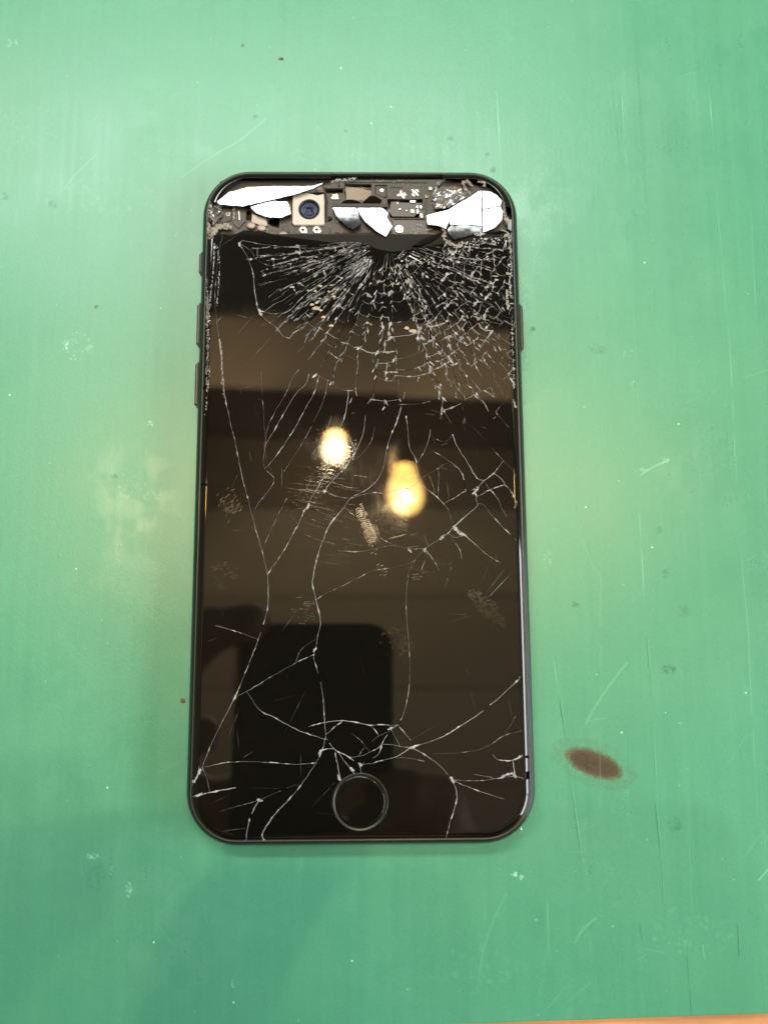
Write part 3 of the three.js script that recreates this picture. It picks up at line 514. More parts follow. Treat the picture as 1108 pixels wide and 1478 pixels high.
// planar arrangement: cut all lines where they cross, drop loose ends, walk round the faces
const faces = (() => {
  const segs = segmentsOf(all), cell = 16, grid = new Map(), cuts = segs.map(() => [0, 1]);
  segs.forEach(([x0, y0, x1, y1], i) => { for (let a = Math.floor(Math.min(x0, x1) / cell); a <= Math.floor(Math.max(x0, x1) / cell); a++) for (let b = Math.floor(Math.min(y0, y1) / cell); b <= Math.floor(Math.max(y0, y1) / cell); b++) { const k = a * 4096 + b; if (!grid.has(k)) grid.set(k, []); grid.get(k).push(i); } });
  const done = new Set();
  for (const list of grid.values()) for (let a = 0; a < list.length; a++) for (let b = a + 1; b < list.length; b++) {
    const i = Math.min(list[a], list[b]), j = Math.max(list[a], list[b]), key = i * 100000 + j; if (done.has(key)) continue; done.add(key);
    const [ax, ay, bx, by] = segs[i], [cx, cy, dx, dy] = segs[j], ux = bx - ax, uy = by - ay, vx = dx - cx, vy = dy - cy, den = ux * vy - uy * vx; if (Math.abs(den) < 1e-9) continue;
    const t = ((cx - ax) * vy - (cy - ay) * vx) / den, s = ((cx - ax) * uy - (cy - ay) * ux) / den;
    if (t > -1e-6 && t < 1 + 1e-6 && s > -1e-6 && s < 1 + 1e-6) { cuts[i].push(clamp(t)); cuts[j].push(clamp(s)); }
  }
  const ids = new Map(), P = [], next = [];
  const node = (x, y) => { const k = Math.round(x * 8) + ',' + Math.round(y * 8); if (!ids.has(k)) { ids.set(k, P.length); P.push([x, y]); next.push(new Set()); } return ids.get(k); };
  segs.forEach(([x0, y0, x1, y1], i) => { cuts[i].sort((a, b) => a - b); let last = -1; for (const t of cuts[i]) { const n = node(x0 + (x1 - x0) * t, y0 + (y1 - y0) * t); if (last >= 0 && n !== last) { next[last].add(n); next[n].add(last); } last = n; } });
  const loose = []; next.forEach((s, i) => { if (s.size === 1) loose.push(i); });
  while (loose.length) { const i = loose.pop(); for (const j of next[i]) { next[j].delete(i); if (next[j].size === 1) loose.push(j); } next[i].clear(); }
  const group = new Int32Array(P.length).fill(-1), size = []; // keep only what hangs together with the outer edge
  for (let i = 0; i < P.length; i++) if (group[i] < 0 && next[i].size) { const id = size.length; let n = 0; const st = [i]; group[i] = id; while (st.length) { const a = st.pop(); n++; for (const b of next[a]) if (group[b] < 0) { group[b] = id; st.push(b); } } size.push(n); }
  const main = size.indexOf(Math.max(...size));
  const order = next.map((s, i) => (group[i] === main ? [...s].sort((a, b) => Math.atan2(P[a][1] - P[i][1], P[a][0] - P[i][0]) - Math.atan2(P[b][1] - P[i][1], P[b][0] - P[i][0])) : []));
  const used = new Set(), out = [];
  order.forEach((list, i) => list.forEach((j) => {
    if (used.has(i * 100000 + j)) return;
    const face = []; let a = i, b = j, guard = 0;
    while (!used.has(a * 100000 + b) && guard++ < 20000) { used.add(a * 100000 + b); face.push(P[a]); const o = order[b], k = o.indexOf(a); const c = o[(k - 1 + o.length) % o.length]; a = b; b = c; }
    let area = 0; for (let k = 0; k < face.length; k++) { const p = face[k], q = face[(k + 1) % face.length]; area += p[0] * q[1] - q[0] * p[1]; }
    out.push({ face, area: area / 2 });
  }));
  return out;
})();
// a piece of glass: flat top, chamfered lip, leaning a little on its own
function shardGeometry(poly, lean, lift, gap, thick, curve = true) {
  const pts = poly.map(([x, z]) => new THREE.Vector2(x, z)), n = pts.length;
  let area = 0; for (let i = 0; i < n; i++) { const p = pts[i], q = pts[(i + 1) % n]; area += p.x * q.y - q.x * p.y; }
  if (area < 0) pts.reverse();
  const shrink = (by) => pts.map((p, i) => { const a = pts[(i + n - 1) % n], b = pts[(i + 1) % n], e1 = p.clone().sub(a).normalize(), e2 = b.clone().sub(p).normalize(), k = new THREE.Vector2(-e1.y - e2.y, e1.x + e2.x), l = k.length() || 1; k.divideScalar(l); const c = Math.max(0.5, k.x * -e1.y + k.y * e1.x); return new THREE.Vector2(p.x + (k.x * by) / c, p.y + (k.y * by) / c); });
  const top = shrink(gap + 0.025 * MM), lip = shrink(gap), cx = pts.reduce((s, p) => s + p.x, 0) / n, cz = pts.reduce((s, p) => s + p.y, 0) / n;
  const y = (p) => (curve ? surface(p.x, p.y) : GLASS_Y) + lift + lean[0] * (p.x - cx) + lean[1] * (p.y - cz);
  const tri = THREE.ShapeUtils.triangulateShape(pts, []), pos = [], nor = [], uv = [];
  const put = (p, h, v) => { pos.push(p.x, h, p.y); nor.push(v.x, v.y, v.z); uv.push(p.x / 0.0671 + 0.5, 0.5 - p.y / 0.1383); };
  const up = new THREE.Vector3(-lean[0], 1, -lean[1]).normalize();
  for (const [a, b, c] of tri) for (const k of [a, c, b]) put(top[k], y(top[k]), up);
  for (let i = 0; i < n; i++) {
    const j = (i + 1) % n, d = pts[j].clone().sub(pts[i]).normalize(), side = new THREE.Vector3(d.y, 0, -d.x), cham = side.clone().add(up).normalize();
    const quad = (p, q, r, s, hp, hq, hr, hs, v) => { put(p, hp, v); put(r, hr, v); put(q, hq, v); put(q, hq, v); put(r, hr, v); put(s, hs, v); };
    quad(top[i], top[j], lip[i], lip[j], y(top[i]), y(top[j]), y(lip[i]) - 0.02 * MM, y(lip[j]) - 0.02 * MM, cham);
    quad(lip[i], lip[j], lip[i], lip[j], y(lip[i]) - 0.02 * MM, y(lip[j]) - 0.02 * MM, y(lip[i]) - thick, y(lip[j]) - thick, side);
  }
  const g = new THREE.BufferGeometry(); g.setAttribute('position', new THREE.Float32BufferAttribute(pos, 3)); g.setAttribute('normal', new THREE.Float32BufferAttribute(nor, 3)); g.setAttribute('uv', new THREE.Float32BufferAttribute(uv, 2));
  return g;
}
const glass = new THREE.Group(); glass.name = 'front_glass'; phone.add(glass); glass.userData.label = 'black front glass shattered from a blow near its top';
{
  const pieces = [];
  for (const { face, area } of faces) {
    if (area <= 0 || area < 2) continue;
    const tri = THREE.ShapeUtils.triangulateShape(face.map(([x, y]) => new THREE.Vector2(x, y)), []); if (!tri.length) continue;
    let best = 0, mid = null; for (const [a, b, c] of tri) { const A = Math.abs((face[b][0] - face[a][0]) * (face[c][1] - face[a][1]) - (face[c][0] - face[a][0]) * (face[b][1] - face[a][1])); if (A > best) { best = A; mid = [(face[a][0] + face[b][0] + face[c][0]) / 3, (face[a][1] + face[b][1] + face[c][1]) / 3]; } }
    if (!mid || !within(edgeLine, ...mid) || within(missing, ...mid) || within(homeLine, ...mid)) continue;
    pieces.push({ face, area, mid });
  }
  pieces.sort((a, b) => b.area - a.area);
  const rest = [];
  pieces.forEach(({ face, area, mid }, i) => {
    const r = Math.hypot(mid[0] - BLOW[0], mid[1] - BLOW[1]), field = mid[1] < 640 ? Math.exp(-Math.max(0, r - 20) / 85) : 0, k = (0.0024 + 0.045 * field) * (area > 6000 ? 0.4 : 1);
    const g = shardGeometry(face.map(([x, y]) => level(x, y)), [gauss() * k * (area > 160 ? 0.3 : 1), (area > 60 && mid[1] < 440 ? -Math.abs(gauss()) : gauss()) * k * (area > 160 ? 0.3 : 1)], -rr(0, 0.012) * MM * (area > 6000 ? 0.3 : 1) - field * rr(0, 0.06) * MM, (0.012 + 0.02 * field) * MM, 0.45 * MM);
    if (i < 280) mesh('glass_shard', g, M.glass, glass); else rest.push(g);
  });
  if (rest.length) { const m = mesh('crushed_glass', mergeGeometries(rest), M.glass, glass); m.userData.kind = 'stuff'; }
}
// rim of the glass, rounded down to the frame, in the lengths that are left of it
{
  const prof = []; for (let i = 0; i <= 10; i++) { const t = i / 10, d = RIM_IN + (RIM_OUT - RIM_IN) * t; prof.push([d / MM, (GLASS_Y - RIM_DROP * Math.pow(t, 2.3)) / MM - 0.004]); }
  prof.push([RIM_OUT / MM + 0.02, 6.0], [RIM_OUT / MM + 0.3, 5.6]);
  const opt = { corner: 26, straight: 120 }, ring = outline(2.2 * MM, 26, 120).map(([x, z]) => toPixel(x, z)), n = ring.length;
  const near = (px, py) => { let b = 1e9, k = 0; ring.forEach(([x, y], i) => { const d = Math.hypot(x - px, y - py); if (d < b) { b = d; k = i; } }); return k; };
  const length = (a, b, m = M.glass) => { const i = near(...a); let j = near(...b); if (j <= i) j += n; mesh('glass_rim', sweep(prof, i, j, opt), m, glass); };
  length([640, 262], [690, 268]); length([692, 269], [727, 300]); length([736, 345], [745, 470]); length([745, 472], [748, 590]); length([748, 592], [753, 716]); length([753, 718], [757, 976]); length([757, 979], [760, 1052]); length([760, 1054], [761, 1092]); length([761, 1094], [763, 1114]);
  length([763, 1124], [645, 1208]); length([643, 1208], [383, 1208]); length([381, 1208], [355, 1208]); length([353, 1208], [280, 1150]); length([280, 1148], [284, 1108]); length([284, 1106], [300, 700]); length([300, 698], [304, 560]); length([304, 558], [307, 345]);
  length([313, 292], [345, 262]); length([347, 262], [476, 262]);
}

// ---- crack ridges: torn slivers along every crack, broken into beads and gaps
const chips = [];
function ridge(line, w, opt = {}) {                            // line in photograph pixels
  const pts = [], src = line.map(([x, y]) => level(x, y));
  for (let i = 1; i < src.length; i++) { const [x0, z0] = src[i - 1], [x1, z1] = src[i], n = Math.max(1, Math.round(Math.hypot(x1 - x0, z1 - z0) / (0.3 * MM))); for (let k = 0; k < n; k++) pts.push([x0 + ((x1 - x0) * k) / n, z0 + ((z1 - z0) * k) / n]); }
  pts.push(src[src.length - 1]);
  const pos = [], s0 = rr(0, 900), bead = opt.bead ?? 1, miss = opt.miss ?? 0.22; let prev = null;
  pts.forEach(([x, z], i) => {
    const a = pts[Math.max(0, i - 1)], b = pts[Math.min(pts.length - 1, i + 1)], dx = b[0] - a[0], dz = b[1] - a[1], l = Math.hypot(dx, dz) || 1, nx = -dz / l, nz = dx / l;
    const end = opt.taper ? Math.sin(Math.PI * (i + 0.5) / pts.length) : 1, broad = noise(s0 + i * 0.06, 3), fine = noise(s0 + i * 0.55, 11), k = (0.26 + 0.75 * broad * broad * broad + bead * 2.6 * Math.pow(fine, 6)), on = noise(s0 + i * 0.11, 29) > miss, half = w * MM * 0.5 * k * end * (inside(x, z) > 1.3 * MM ? 1 : 0);
    const y = surface(x, z), j = gauss() * half * 0.6;
    const wob = gauss() * 0.03 * MM; x += nx * wob; z += nz * wob;
    const cur = on && half > 0 && !(opt.skip && opt.skip(x, z)) ? [[x + nx * half, y + 0.004 * MM, z + nz * half], [x + nx * j, y + (0.015 + 0.35 * half / MM * rr(0.3, 1)) * MM, z + nz * j], [x - nx * half, y + 0.004 * MM, z - nz * half]] : null;
    if (cur && prev) for (let q = 0; q < 2; q++) pos.push(...prev[q], ...prev[q + 1], ...cur[q], ...cur[q], ...prev[q + 1], ...cur[q + 1]);
    prev = cur;
    if (cur && rnd() < (opt.chip ?? 0.012)) chips.push([x, y, z, w * rr(0.9, 2.4)]);
  });
  if (!pos.length) return null;
  const g = new THREE.BufferGeometry(); g.setAttribute('position', new THREE.Float32BufferAttribute(pos, 3)); g.computeVertexNormals(); return g;
}
function chipGeometry(x, y, z, s, along = null) {                             // a small conchoidal flake, s across in mm
  const g = new THREE.IcosahedronGeometry(s * 0.5 * MM, 0), p = g.attributes.position, k = rr(0, 9), sx = along === null ? rr(0.5, 1.6) : rr(0.7, 1.8), sz = rr(0.5, 1.2);
  for (let i = 0; i < p.count; i++) { const a = p.getX(i), b = p.getY(i), c = p.getZ(i), f = 0.6 + 0.8 * noise(a / MM * 2.1 + k, c / MM * 2.1 + b / MM + k); p.setXYZ(i, a * f * sx, b * 0.3 * f, c * f * sz); }
  g.rotateY(along === null ? rr(0, 6.3) : along + gauss() * 0.5); g.translate(x, y, z); g.computeVertexNormals(); g.deleteAttribute('uv'); return g;
}
{
  const inMissing = (x, z) => { const [px, py] = toPixel(x, z); return within(missing, px, py); };
  const inHome = (x, z) => Math.hypot(x - homeAt[0], z - homeAt[1]) < HOME_R - 0.1 * MM;
  const skip = (x, z) => inMissing(x, z) || inHome(x, z) || inside(x, z) < 1.5 * MM;
  for (const l of lines) { const g = ridge(l.q, l.w, { skip, miss: 0.06, chip: l.w > 0.11 ? 0.025 : 0.006 }); if (g) mesh('crack', g, l.w < 0.085 ? M.hair : M.crack, glass); }
  const fine = [], dim = [], add = (line, w, o) => { const g = ridge(line, w, { skip: skipTop, ...o }); if (g) (o.taper && rnd() < 0.6 ? fine : dim).push(g); };
  const skipTop = (x, z) => skip(x, z) || z < -0.0625;
  for (const l of fan) {
    const left = l.t > 118, mid = l.t > 66 && l.t <= 118, n = l.q.length;
    add(l.q, l.kind === 'ray' ? l.w * (mid ? 1.15 : left ? 0.95 : 1.35) : 0.05 + rr(0, l.t < 62 ? 0.45 : 0.36) * rnd(), { miss: l.kind === 'ray' ? (mid ? 0.4 : 0.3) : 0.26, chip: 0.012 });
    if (l.kind === 'ray') for (let i = 0; i < n * (left ? 1.5 : mid ? 0.35 : l.short ? 0.8 : 1.2); i++) {      // bright torn slivers lying along the ray
      const k = Math.max(0, Math.floor(rnd() * (n - 2))), a = l.q[k], b = l.q[k + 1]; if (rnd() > smooth(0.38, 0.68, fbm(a[0] * 0.03 + 50, a[1] * 0.045, 3))) continue;
      const d = Math.hypot(b[0] - a[0], b[1] - a[1]) || 1, ux = (b[0] - a[0]) / d, uy = (b[1] - a[1]) / d, s = rr(2, left ? 14 : 9), o = gauss() * 1.1, turn = gauss() * 0.18, x0 = a[0] + ux * rr(0, 6) - uy * o, y0 = a[1] + uy * rr(0, 6) + ux * o;
      add([[x0, y0], [x0 + (ux - uy * turn) * s, y0 + (uy + ux * turn) * s]], (0.045 + (left ? 0.13 : 0.19) * rnd() * rnd()) * (rnd() < 0.14 ? 2.2 : 1), { taper: true, miss: 0.05, chip: 0 });
    } else for (const e of [0, n - 1]) {                                                     // peaked splinters where a ring meets a ray
      if (rnd() > (mid ? 0.75 : 0.4)) continue;
      const p = l.q[e], dx = p[0] - BLOW[0], dy = p[1] - BLOW[1], d = Math.hypot(dx, dy), ux = dx / d, uy = dy / d, s = rr(3, mid ? 8 : 5), side = e ? -1 : 1, sp = rr(0.2, 0.8);
      add([[p[0] - ux * 2, p[1] - uy * 2], [p[0] + (ux + side * uy * sp) * s, p[1] + (uy - side * ux * sp) * s]], rr(0.12, 0.34), { taper: true, miss: 0.05, chip: 0 });
      if (rnd() < 0.3) { const [x, z] = level(...p); if (!skipTop(x, z)) chips.push([x, surface(x, z), z, rr(0.15, 0.4)]); }
    }
  }
  mesh('fine_cracks', mergeGeometries(dim), M.hair, glass).userData.kind = 'stuff';
  const f = mesh('fine_cracks', mergeGeometries(fine), M.crack, glass); f.userData.kind = 'stuff'; f.userData.label = 'web of fine white cracks fanning out from the blow';
  // loose hairs: short straight scratches in the glass
  const hairs = [];
  for (const [a, b, w] of [[[336, 453], [375, 463], 0.09], [[368, 453], [341, 484], 0.07], [[312, 466], [321, 456], 0.1], [[393, 485], [354, 527], 0.06], [[326, 519], [350, 504], 0.05], [[338, 562], [370, 557], 0.07], [[318, 356], [344, 338], 0.08], [[360, 652], [363, 666], 0.1], [[330, 715], [344, 682], 0.07], [[322, 766], [343, 730], 0.06], [[407, 661], [406, 708], 0.05], [[505, 622], [510, 652], 0.13], [[483, 628], [470, 650], 0.12], [[502, 636], [506, 655], 0.12],
    [[640, 855], [655, 805], 0.07], [[692, 845], [710, 806], 0.06], [[701, 866], [740, 825], 0.1], [[698, 862], [728, 820], 0.08], [[716, 800], [715, 822], 0.06], [[650, 886], [675, 887], 0.06], [[648, 898], [682, 888], 0.06], [[407, 911], [430, 880], 0.06], [[388, 1013], [433, 1003], 0.05], [[408, 1064], [445, 988], 0.05], [[330, 1063], [346, 1022], 0.06], [[341, 1052], [345, 1080], 0.06], [[350, 1094], [366, 1084], 0.06], [[359, 1137], [404, 1138], 0.06], [[447, 1168], [485, 1127], 0.06], [[455, 1173], [485, 1176], 0.05],
    [[434, 1087], [434, 1128], 0.05], [[672, 962], [676, 975], 0.07], [[679, 996], [686, 1028], 0.06], [[590, 1070], [633, 1045], 0.06], [[732, 1004], [740, 1040], 0.05], [[303, 1160], [330, 1148], 0.06], [[322, 1200], [355, 1195], 0.07], [[700, 560], [724, 584], 0.07], [[676, 610], [706, 640], 0.08], [[688, 615], [720, 622], 0.07], [[716, 540], [735, 560], 0.09], [[660, 470], [726, 530], 0.06], [[676, 470], [720, 500], 0.06], [[708, 602], [736, 570], 0.07], [[715, 595], [740, 624], 0.08], [[300, 926], [313, 921], 0.09], [[418, 742], [432, 760], 0.06], [[478, 690], [515, 703], 0.05], [[480, 695], [516, 710], 0.04]]) { const g = ridge(through([a, b], 6), w * 0.62, { skip, taper: true, miss: 0.1, chip: 0, bead: 0.6 }); if (g) hairs.push(g); }
  const h = mesh('scratches', mergeGeometries(hairs), M.hair, glass); h.userData.kind = 'stuff';
}
// crumbs of powdered glass along the torn edges
const crumbs = { crack: [], paste: [], crystal: [] };
const strew = (kind, path, n, spread, s0, s1, y0 = null) => {
  const p = through(path, 4); if (kind === 'crack') { s0 *= 0.5; s1 *= 0.6; n *= 1.6; } else if (kind === 'paste') { s0 *= 0.6; s1 *= 0.75; n *= 1.5; }
  for (let i = 0; i < n * 1.4; i++) { const t = rnd() * (p.length - 1), k = Math.min(p.length - 2, Math.floor(t)), f = t - k, px = p[k][0] + (p[k + 1][0] - p[k][0]) * f + gauss() * spread, py = p[k][1] + (p[k + 1][1] - p[k][1]) * f + gauss() * spread, [x, z] = level(px, py, y0 ?? GLASS_Y); if (inside(x, z) < 1.5 * MM) continue; crumbs[kind].push(chipGeometry(x, y0 !== null ? y0 + rr(0, 0.5) * MM : surface(x, z) + rr(-0.02, 0.08) * MM, z, s0 + (s1 - s0) * rnd() * rnd() * 1.4, kind === 'paste' && s1 > 0.5 ? null : Math.atan2(-(p[k + 1][1] - p[k][1]), p[k + 1][0] - p[k][0]))); }
};
strew('crystal', [[302, 285], [303, 300], [308, 318], [318, 308], [312, 296]], 110, 4.5, 0.25, 0.75, 5.9 * MM); strew('paste', [[302, 290], [306, 312], [312, 326]], 26, 3, 0.25, 0.6, 6.1 * MM);
strew('paste', [[306, 345], [312, 331], [322, 327], [332, 329]], 90, 2.6, 0.5, 1.1, 6.3 * MM); strew('paste', [[302, 322], [301, 340], [304, 352]], 46, 1.6, 0.3, 0.7, 6.1 * MM); strew('paste', [[311, 340], [311, 352]], 20, 1.3, 0.3, 0.6, 6.3 * MM);
strew('paste', [[337, 300], [338, 308], [337, 318]], 22, 1.4, 0.3, 0.7, 5.6 * MM);
strew('crystal', [[310, 350], [309, 370], [307, 400], [304, 425], [303, 445]], 60, 0.9, 0.2, 0.45); strew('paste', [[310, 350], [309, 370], [308, 390]], 10, 0.7, 0.2, 0.4); strew('crack', [[312, 352], [316, 374], [316, 400], [313, 440]], 36, 1.3, 0.15, 0.4);
strew('crystal', [[299, 425], [299, 465], [300, 505], [298, 545], [301, 560]], 150, 1.9, 0.18, 0.5); strew('paste', [[302, 530], [302, 545], [299, 562], [298, 585], [295, 600]], 18, 0.8, 0.2, 0.5); strew('crack', [[298, 400], [300, 440], [303, 470]], 30, 1.4, 0.2, 0.4);
strew('paste', [[316, 488], [319, 505], [320, 520]], 30, 1.3, 0.16, 0.4); strew('paste', [[320, 520], [321, 545], [323, 575]], 34, 1.6, 0.1, 0.26);
strew('paste', [[727, 289], [727, 303], [728, 316]], 26, 1.8, 0.3, 0.7, 6.4 * MM); strew('paste', [[731, 318], [733, 322]], 22, 1.8, 0.5, 0.9, 6.5 * MM); strew('paste', [[724, 332], [731, 334], [735, 350], [737, 366]], 34, 1.2, 0.3, 0.7);
strew('crack', [[737, 366], [738, 390], [735, 405], [738, 430]], 50, 1.8, 0.2, 0.5); strew('paste', [[731, 420], [732, 435], [733, 446]], 30, 1.5, 0.3, 0.65); strew('crack', [[738, 450], [739, 480], [740, 520], [742, 560]], 34, 1.2, 0.2, 0.4); strew('crack', [[735, 545], [740, 552], [743, 560]], 24, 2.2, 0.2, 0.45); strew('paste', [[741, 578], [744, 588]], 14, 1.4, 0.25, 0.5);
strew('paste', [[682, 268], [668, 262], [672, 275], [680, 281]], 40, 2, 0.3, 0.7, 6.3 * MM); strew('paste', [[690, 262], [700, 264], [697, 270]], 22, 1.6, 0.25, 0.5); strew('crystal', [[627, 300], [626, 285], [631, 268], [640, 262]], 60, 2.2, 0.25, 0.6, 5.8 * MM); strew('paste', [[637, 322], [640, 332], [642, 342]], 36, 2.2, 0.3, 0.7, 6.5 * MM);
strew('paste', [[640, 345], [650, 352], [662, 356], [668, 350]], 44, 2.4, 0.25, 0.6); strew('crack', [[684, 338], [692, 339], [700, 337]], 14, 1.4, 0.3, 0.7); strew('crack', [[645, 366], [690, 350], [728, 345]], 60, 6, 0.25, 0.7); strew('crack', [[570, 372], [640, 380], [720, 372]], 70, 9, 0.2, 0.55); strew('crack', [[480, 262], [500, 260], [515, 258]], 30, 1.4, 0.25, 0.6, 5.9 * MM);

strew('crack', [[655, 760], [662, 770], [668, 772]], 26, 2.2, 0.25, 0.6); strew('crack', [[634, 778], [640, 774]], 12, 2, 0.25, 0.5); strew('crack', [[690, 704], [683, 712]], 16, 2, 0.25, 0.5); strew('paste', [[611, 792], [613, 795]], 8, 1.8, 0.25, 0.45); strew('paste', [[590, 794], [592, 796]], 6, 1, 0.3, 0.5);
strew('crack', [[470, 708], [468, 711]], 8, 1.4, 0.4, 0.7); strew('crack', [[446, 727], [443, 735]], 8, 1.2, 0.35, 0.7);
strew('crack', [[723, 1122], [732, 1118], [740, 1116], [744, 1121]], 46, 2, 0.15, 0.45); strew('crack', [[746, 1095], [752, 1090]], 14, 1.4, 0.15, 0.4); strew('crack', [[650, 1122], [655, 1130]], 14, 1.6, 0.3, 0.6); strew('crack', [[592, 1079], [598, 1078]], 12, 1.8, 0.25, 0.5); strew('crack', [[505, 1108], [510, 1113]], 12, 1.4, 0.35, 0.7); strew('crack', [[488, 1120], [490, 1126]], 10, 1.4, 0.35, 0.7);
strew('crack', [[519, 1102], [521, 1105]], 8, 1.2, 0.3, 0.6); strew('crack', [[560, 1053], [566, 1050]], 10, 1.6, 0.25, 0.5); strew('crack', [[452, 940], [456, 936]], 10, 1.2, 0.3, 0.55); strew('crack', [[340, 1003], [337, 1011]], 12, 1.4, 0.25, 0.55); strew('crack', [[372, 1154], [378, 1156]], 12, 1.8, 0.25, 0.5); strew('crack', [[463, 1082], [460, 1090]], 14, 1.6, 0.3, 0.6); strew('crack', [[289, 1110], [286, 1118], [279, 1130]], 18, 1.6, 0.35, 0.8); strew('crack', [[283, 1149], [292, 1146]], 10, 1, 0.3, 0.6);
strew('crack', [[345, 351], [346, 354]], 10, 1.4, 0.3, 0.6); strew('crack', [[373, 446], [377, 455]], 16, 2.2, 0.3, 0.6); strew('crack', [[545, 1046], [556, 1046]], 8, 0.8, 0.25, 0.4);
// flakes added in the shattered field, tilted between eye and lamp to glint
{
  const flakes = [], eye = camera.position;
  for (const [px, py, s] of [[455, 420, 0.5], [462, 413, 0.5], [478, 412, 0.4], [486, 418, 0.4], [481, 428, 0.5], [472, 433, 0.4], [456, 445, 0.8], [450, 440, 0.5], [467, 458, 0.6], [478, 470, 0.6], [490, 405, 0.35], [474, 421, 0.35], [463, 448, 0.5], [595, 478, 0.9], [586, 474, 0.6], [462, 431, 0.4]]) {
    const [x, z] = level(px, py), at = new THREE.Vector3(x, GLASS_Y + 0.1 * MM, z), n = eye.clone().sub(at).normalize().add(LAMPS[0].clone().sub(at).normalize()).normalize();
    const g = new THREE.CircleGeometry(s * MM, 7), p = g.attributes.position; for (let i = 1; i < p.count; i++) { const f = i === p.count - 1 ? 1 : rr(0.6, 1.2); p.setXY(i, p.getX(i) * f, p.getY(i) * f * 0.55); } p.setXY(p.count - 1, p.getX(1), p.getY(1));
    for (let i = 0; i < p.count; i++) p.setZ(i, i ? -0.008 * MM : 0); g.computeVertexNormals();
    const q = new THREE.Quaternion().setFromUnitVectors(new THREE.Vector3(0, 0, 1), n.add(new THREE.Vector3(gauss() * 0.02, 0, gauss() * 0.02)).normalize()); g.applyQuaternion(q); g.translate(at.x, at.y, at.z); g.deleteAttribute('uv'); flakes.push(g);
  }
  const m = mesh('glass_flakes', mergeGeometries(flakes), std({ color: rgb(0.02, 0.018, 0.015), roughness: 0.26, ior: 1.6 }), glass); m.userData.kind = 'stuff';
}
for (const c of chips) crumbs.crack.push(chipGeometry(...c));
for (const [k, list] of Object.entries(crumbs)) if (list.length) { const m = mesh('glass_crumbs', mergeGeometries(list), M[k], glass); m.userData.kind = 'stuff'; }

// ---- loose mirror-like shards lying over the bared inner parts
const loose = (name, poly, tilt, lift, m = M.shardMirror, label) => { const g = shardGeometry(poly.flatMap((q, i) => { const e = poly[(i + 1) % poly.length], n = Math.max(1, Math.round(Math.hypot(e[0] - q[0], e[1] - q[1]) / 4)); return Array.from({ length: n }, (_, k) => level(q[0] + ((e[0] - q[0]) * k) / n + gauss() * 0.42, q[1] + ((e[1] - q[1]) * k) / n + gauss() * 0.42)); }), tilt, lift * MM, 0, 0.42 * MM, false); const o = mesh(name, g, m, glass); if (label) o.userData.label = label; return o; };
loose('glass_shard', [[313, 291], [330, 277.5], [357, 270], [400, 268.6], [452, 268.4], [470, 262.5], [452, 272], [424, 281], [379, 291.5], [350, 298], [334, 296.5], [316, 295]], [0, 0], -0.01, M.shardMirror, 'curved shard of the top left corner mirroring white light');
loose('glass_shard', [[361, 297.5], [388, 289], [415, 290], [418, 299], [420, 307.5], [406, 313], [386, 312.5], [370, 307]], [0, 0.004], -0.3, M.shardMirror, 'small white-mirroring shard beside the camera');
loose('glass_shard', [[480, 299], [514, 299], [521.5, 323], [510, 331.5], [497, 323.5], [485, 312]], [0, -0.0065], -0.15);
loose('glass_shard', [[515, 299.5], [552, 299.5], [560, 307], [558, 313], [566, 326.5], [557, 341.5], [544, 334], [527, 320], [520, 310]], [0, 0.012], -0.1);
loose('glass_shard', [[614.5, 311], [628, 307.5], [646, 303], [650, 311], [647, 322], [643, 331], [637, 327], [630, 325.5], [617, 324]], [0.012, 0.006], 0.02, M.shardMirror, 'splintered left tip of the broad mirror-bright shard');
loose('glass_shard', [[646.6, 303], [660, 294], [675, 286], [690, 276], [695.5, 275], [694.5, 300], [695.5, 326], [672, 324], [650, 325], [648, 321], [651, 311]], [0, 0.003], -0.02, M.shardMirror, 'broad shard of the top right corner mirroring white light');
loose('glass_shard', [[650, 326], [672, 325], [695.5, 327], [695.5, 336], [684, 337], [672, 342], [655, 346], [648, 338], [645, 331]], [0, 0.0005], -0.05);
loose('glass_shard', [[696.5, 275], [709.5, 277], [718, 283], [724, 290], [722, 297], [710, 299], [696, 302]], [0.008, 0.004], -0.03); loose('glass_shard', [[696.2, 303], [710, 300], [722, 298], [725.5, 305], [724, 318], [714, 328], [704, 333], [696.5, 335.5]], [0.003, 0.006], -0.04);
loose('glass_shard', [[492, 290.8], [497, 286.6], [507, 286], [516, 288.4], [521, 291]], [0.05, -0.12], -0.5, M.glass); loose('glass_shard', [[522.5, 290.8], [533, 281], [541, 281.3], [551.5, 287], [548, 292]], [0.05, -0.12], -0.5, M.glass);
loose('glass_shard', [[595, 355], [610, 345], [624, 338], [636, 333], [640, 333.5], [634, 341], [622, 348], [606, 354]], [-0.1, 0.02], -0.35, M.glass);
{
  const cuts = [], line = (pts, w) => { const g = ridge(through(pts, 3), w, { skip: () => false, miss: 0.1, chip: 0, bead: 0.3 }); if (g) cuts.push(g); };
  line([[316, 289], [333, 288.5], [346, 284], [362, 270]], 0.05); line([[372, 286], [392, 280], [420, 276]], 0.035); line([[662, 300], [676, 296], [690, 300]], 0.04); line([[704, 298], [706, 303], [708, 305], [703, 306]], 0.1); line([[688, 284], [689, 287], [686, 286]], 0.1); line([[630, 312], [650, 309], [664, 310]], 0.05); line([[620, 317], [640, 314]], 0.06); line([[655, 345], [652, 334], [646, 327]], 0.07); line([[696, 335], [705, 322], [712, 300]], 0.03); line([[700, 312], [716, 318]], 0.03); line([[531, 301], [539, 312], [548, 318]], 0.04);
  const m = mesh('shard_cracks', mergeGeometries(cuts), std({ color: rgb(0.05, 0.05, 0.05), roughness: 0.4 }), glass); m.userData.kind = 'stuff';
}
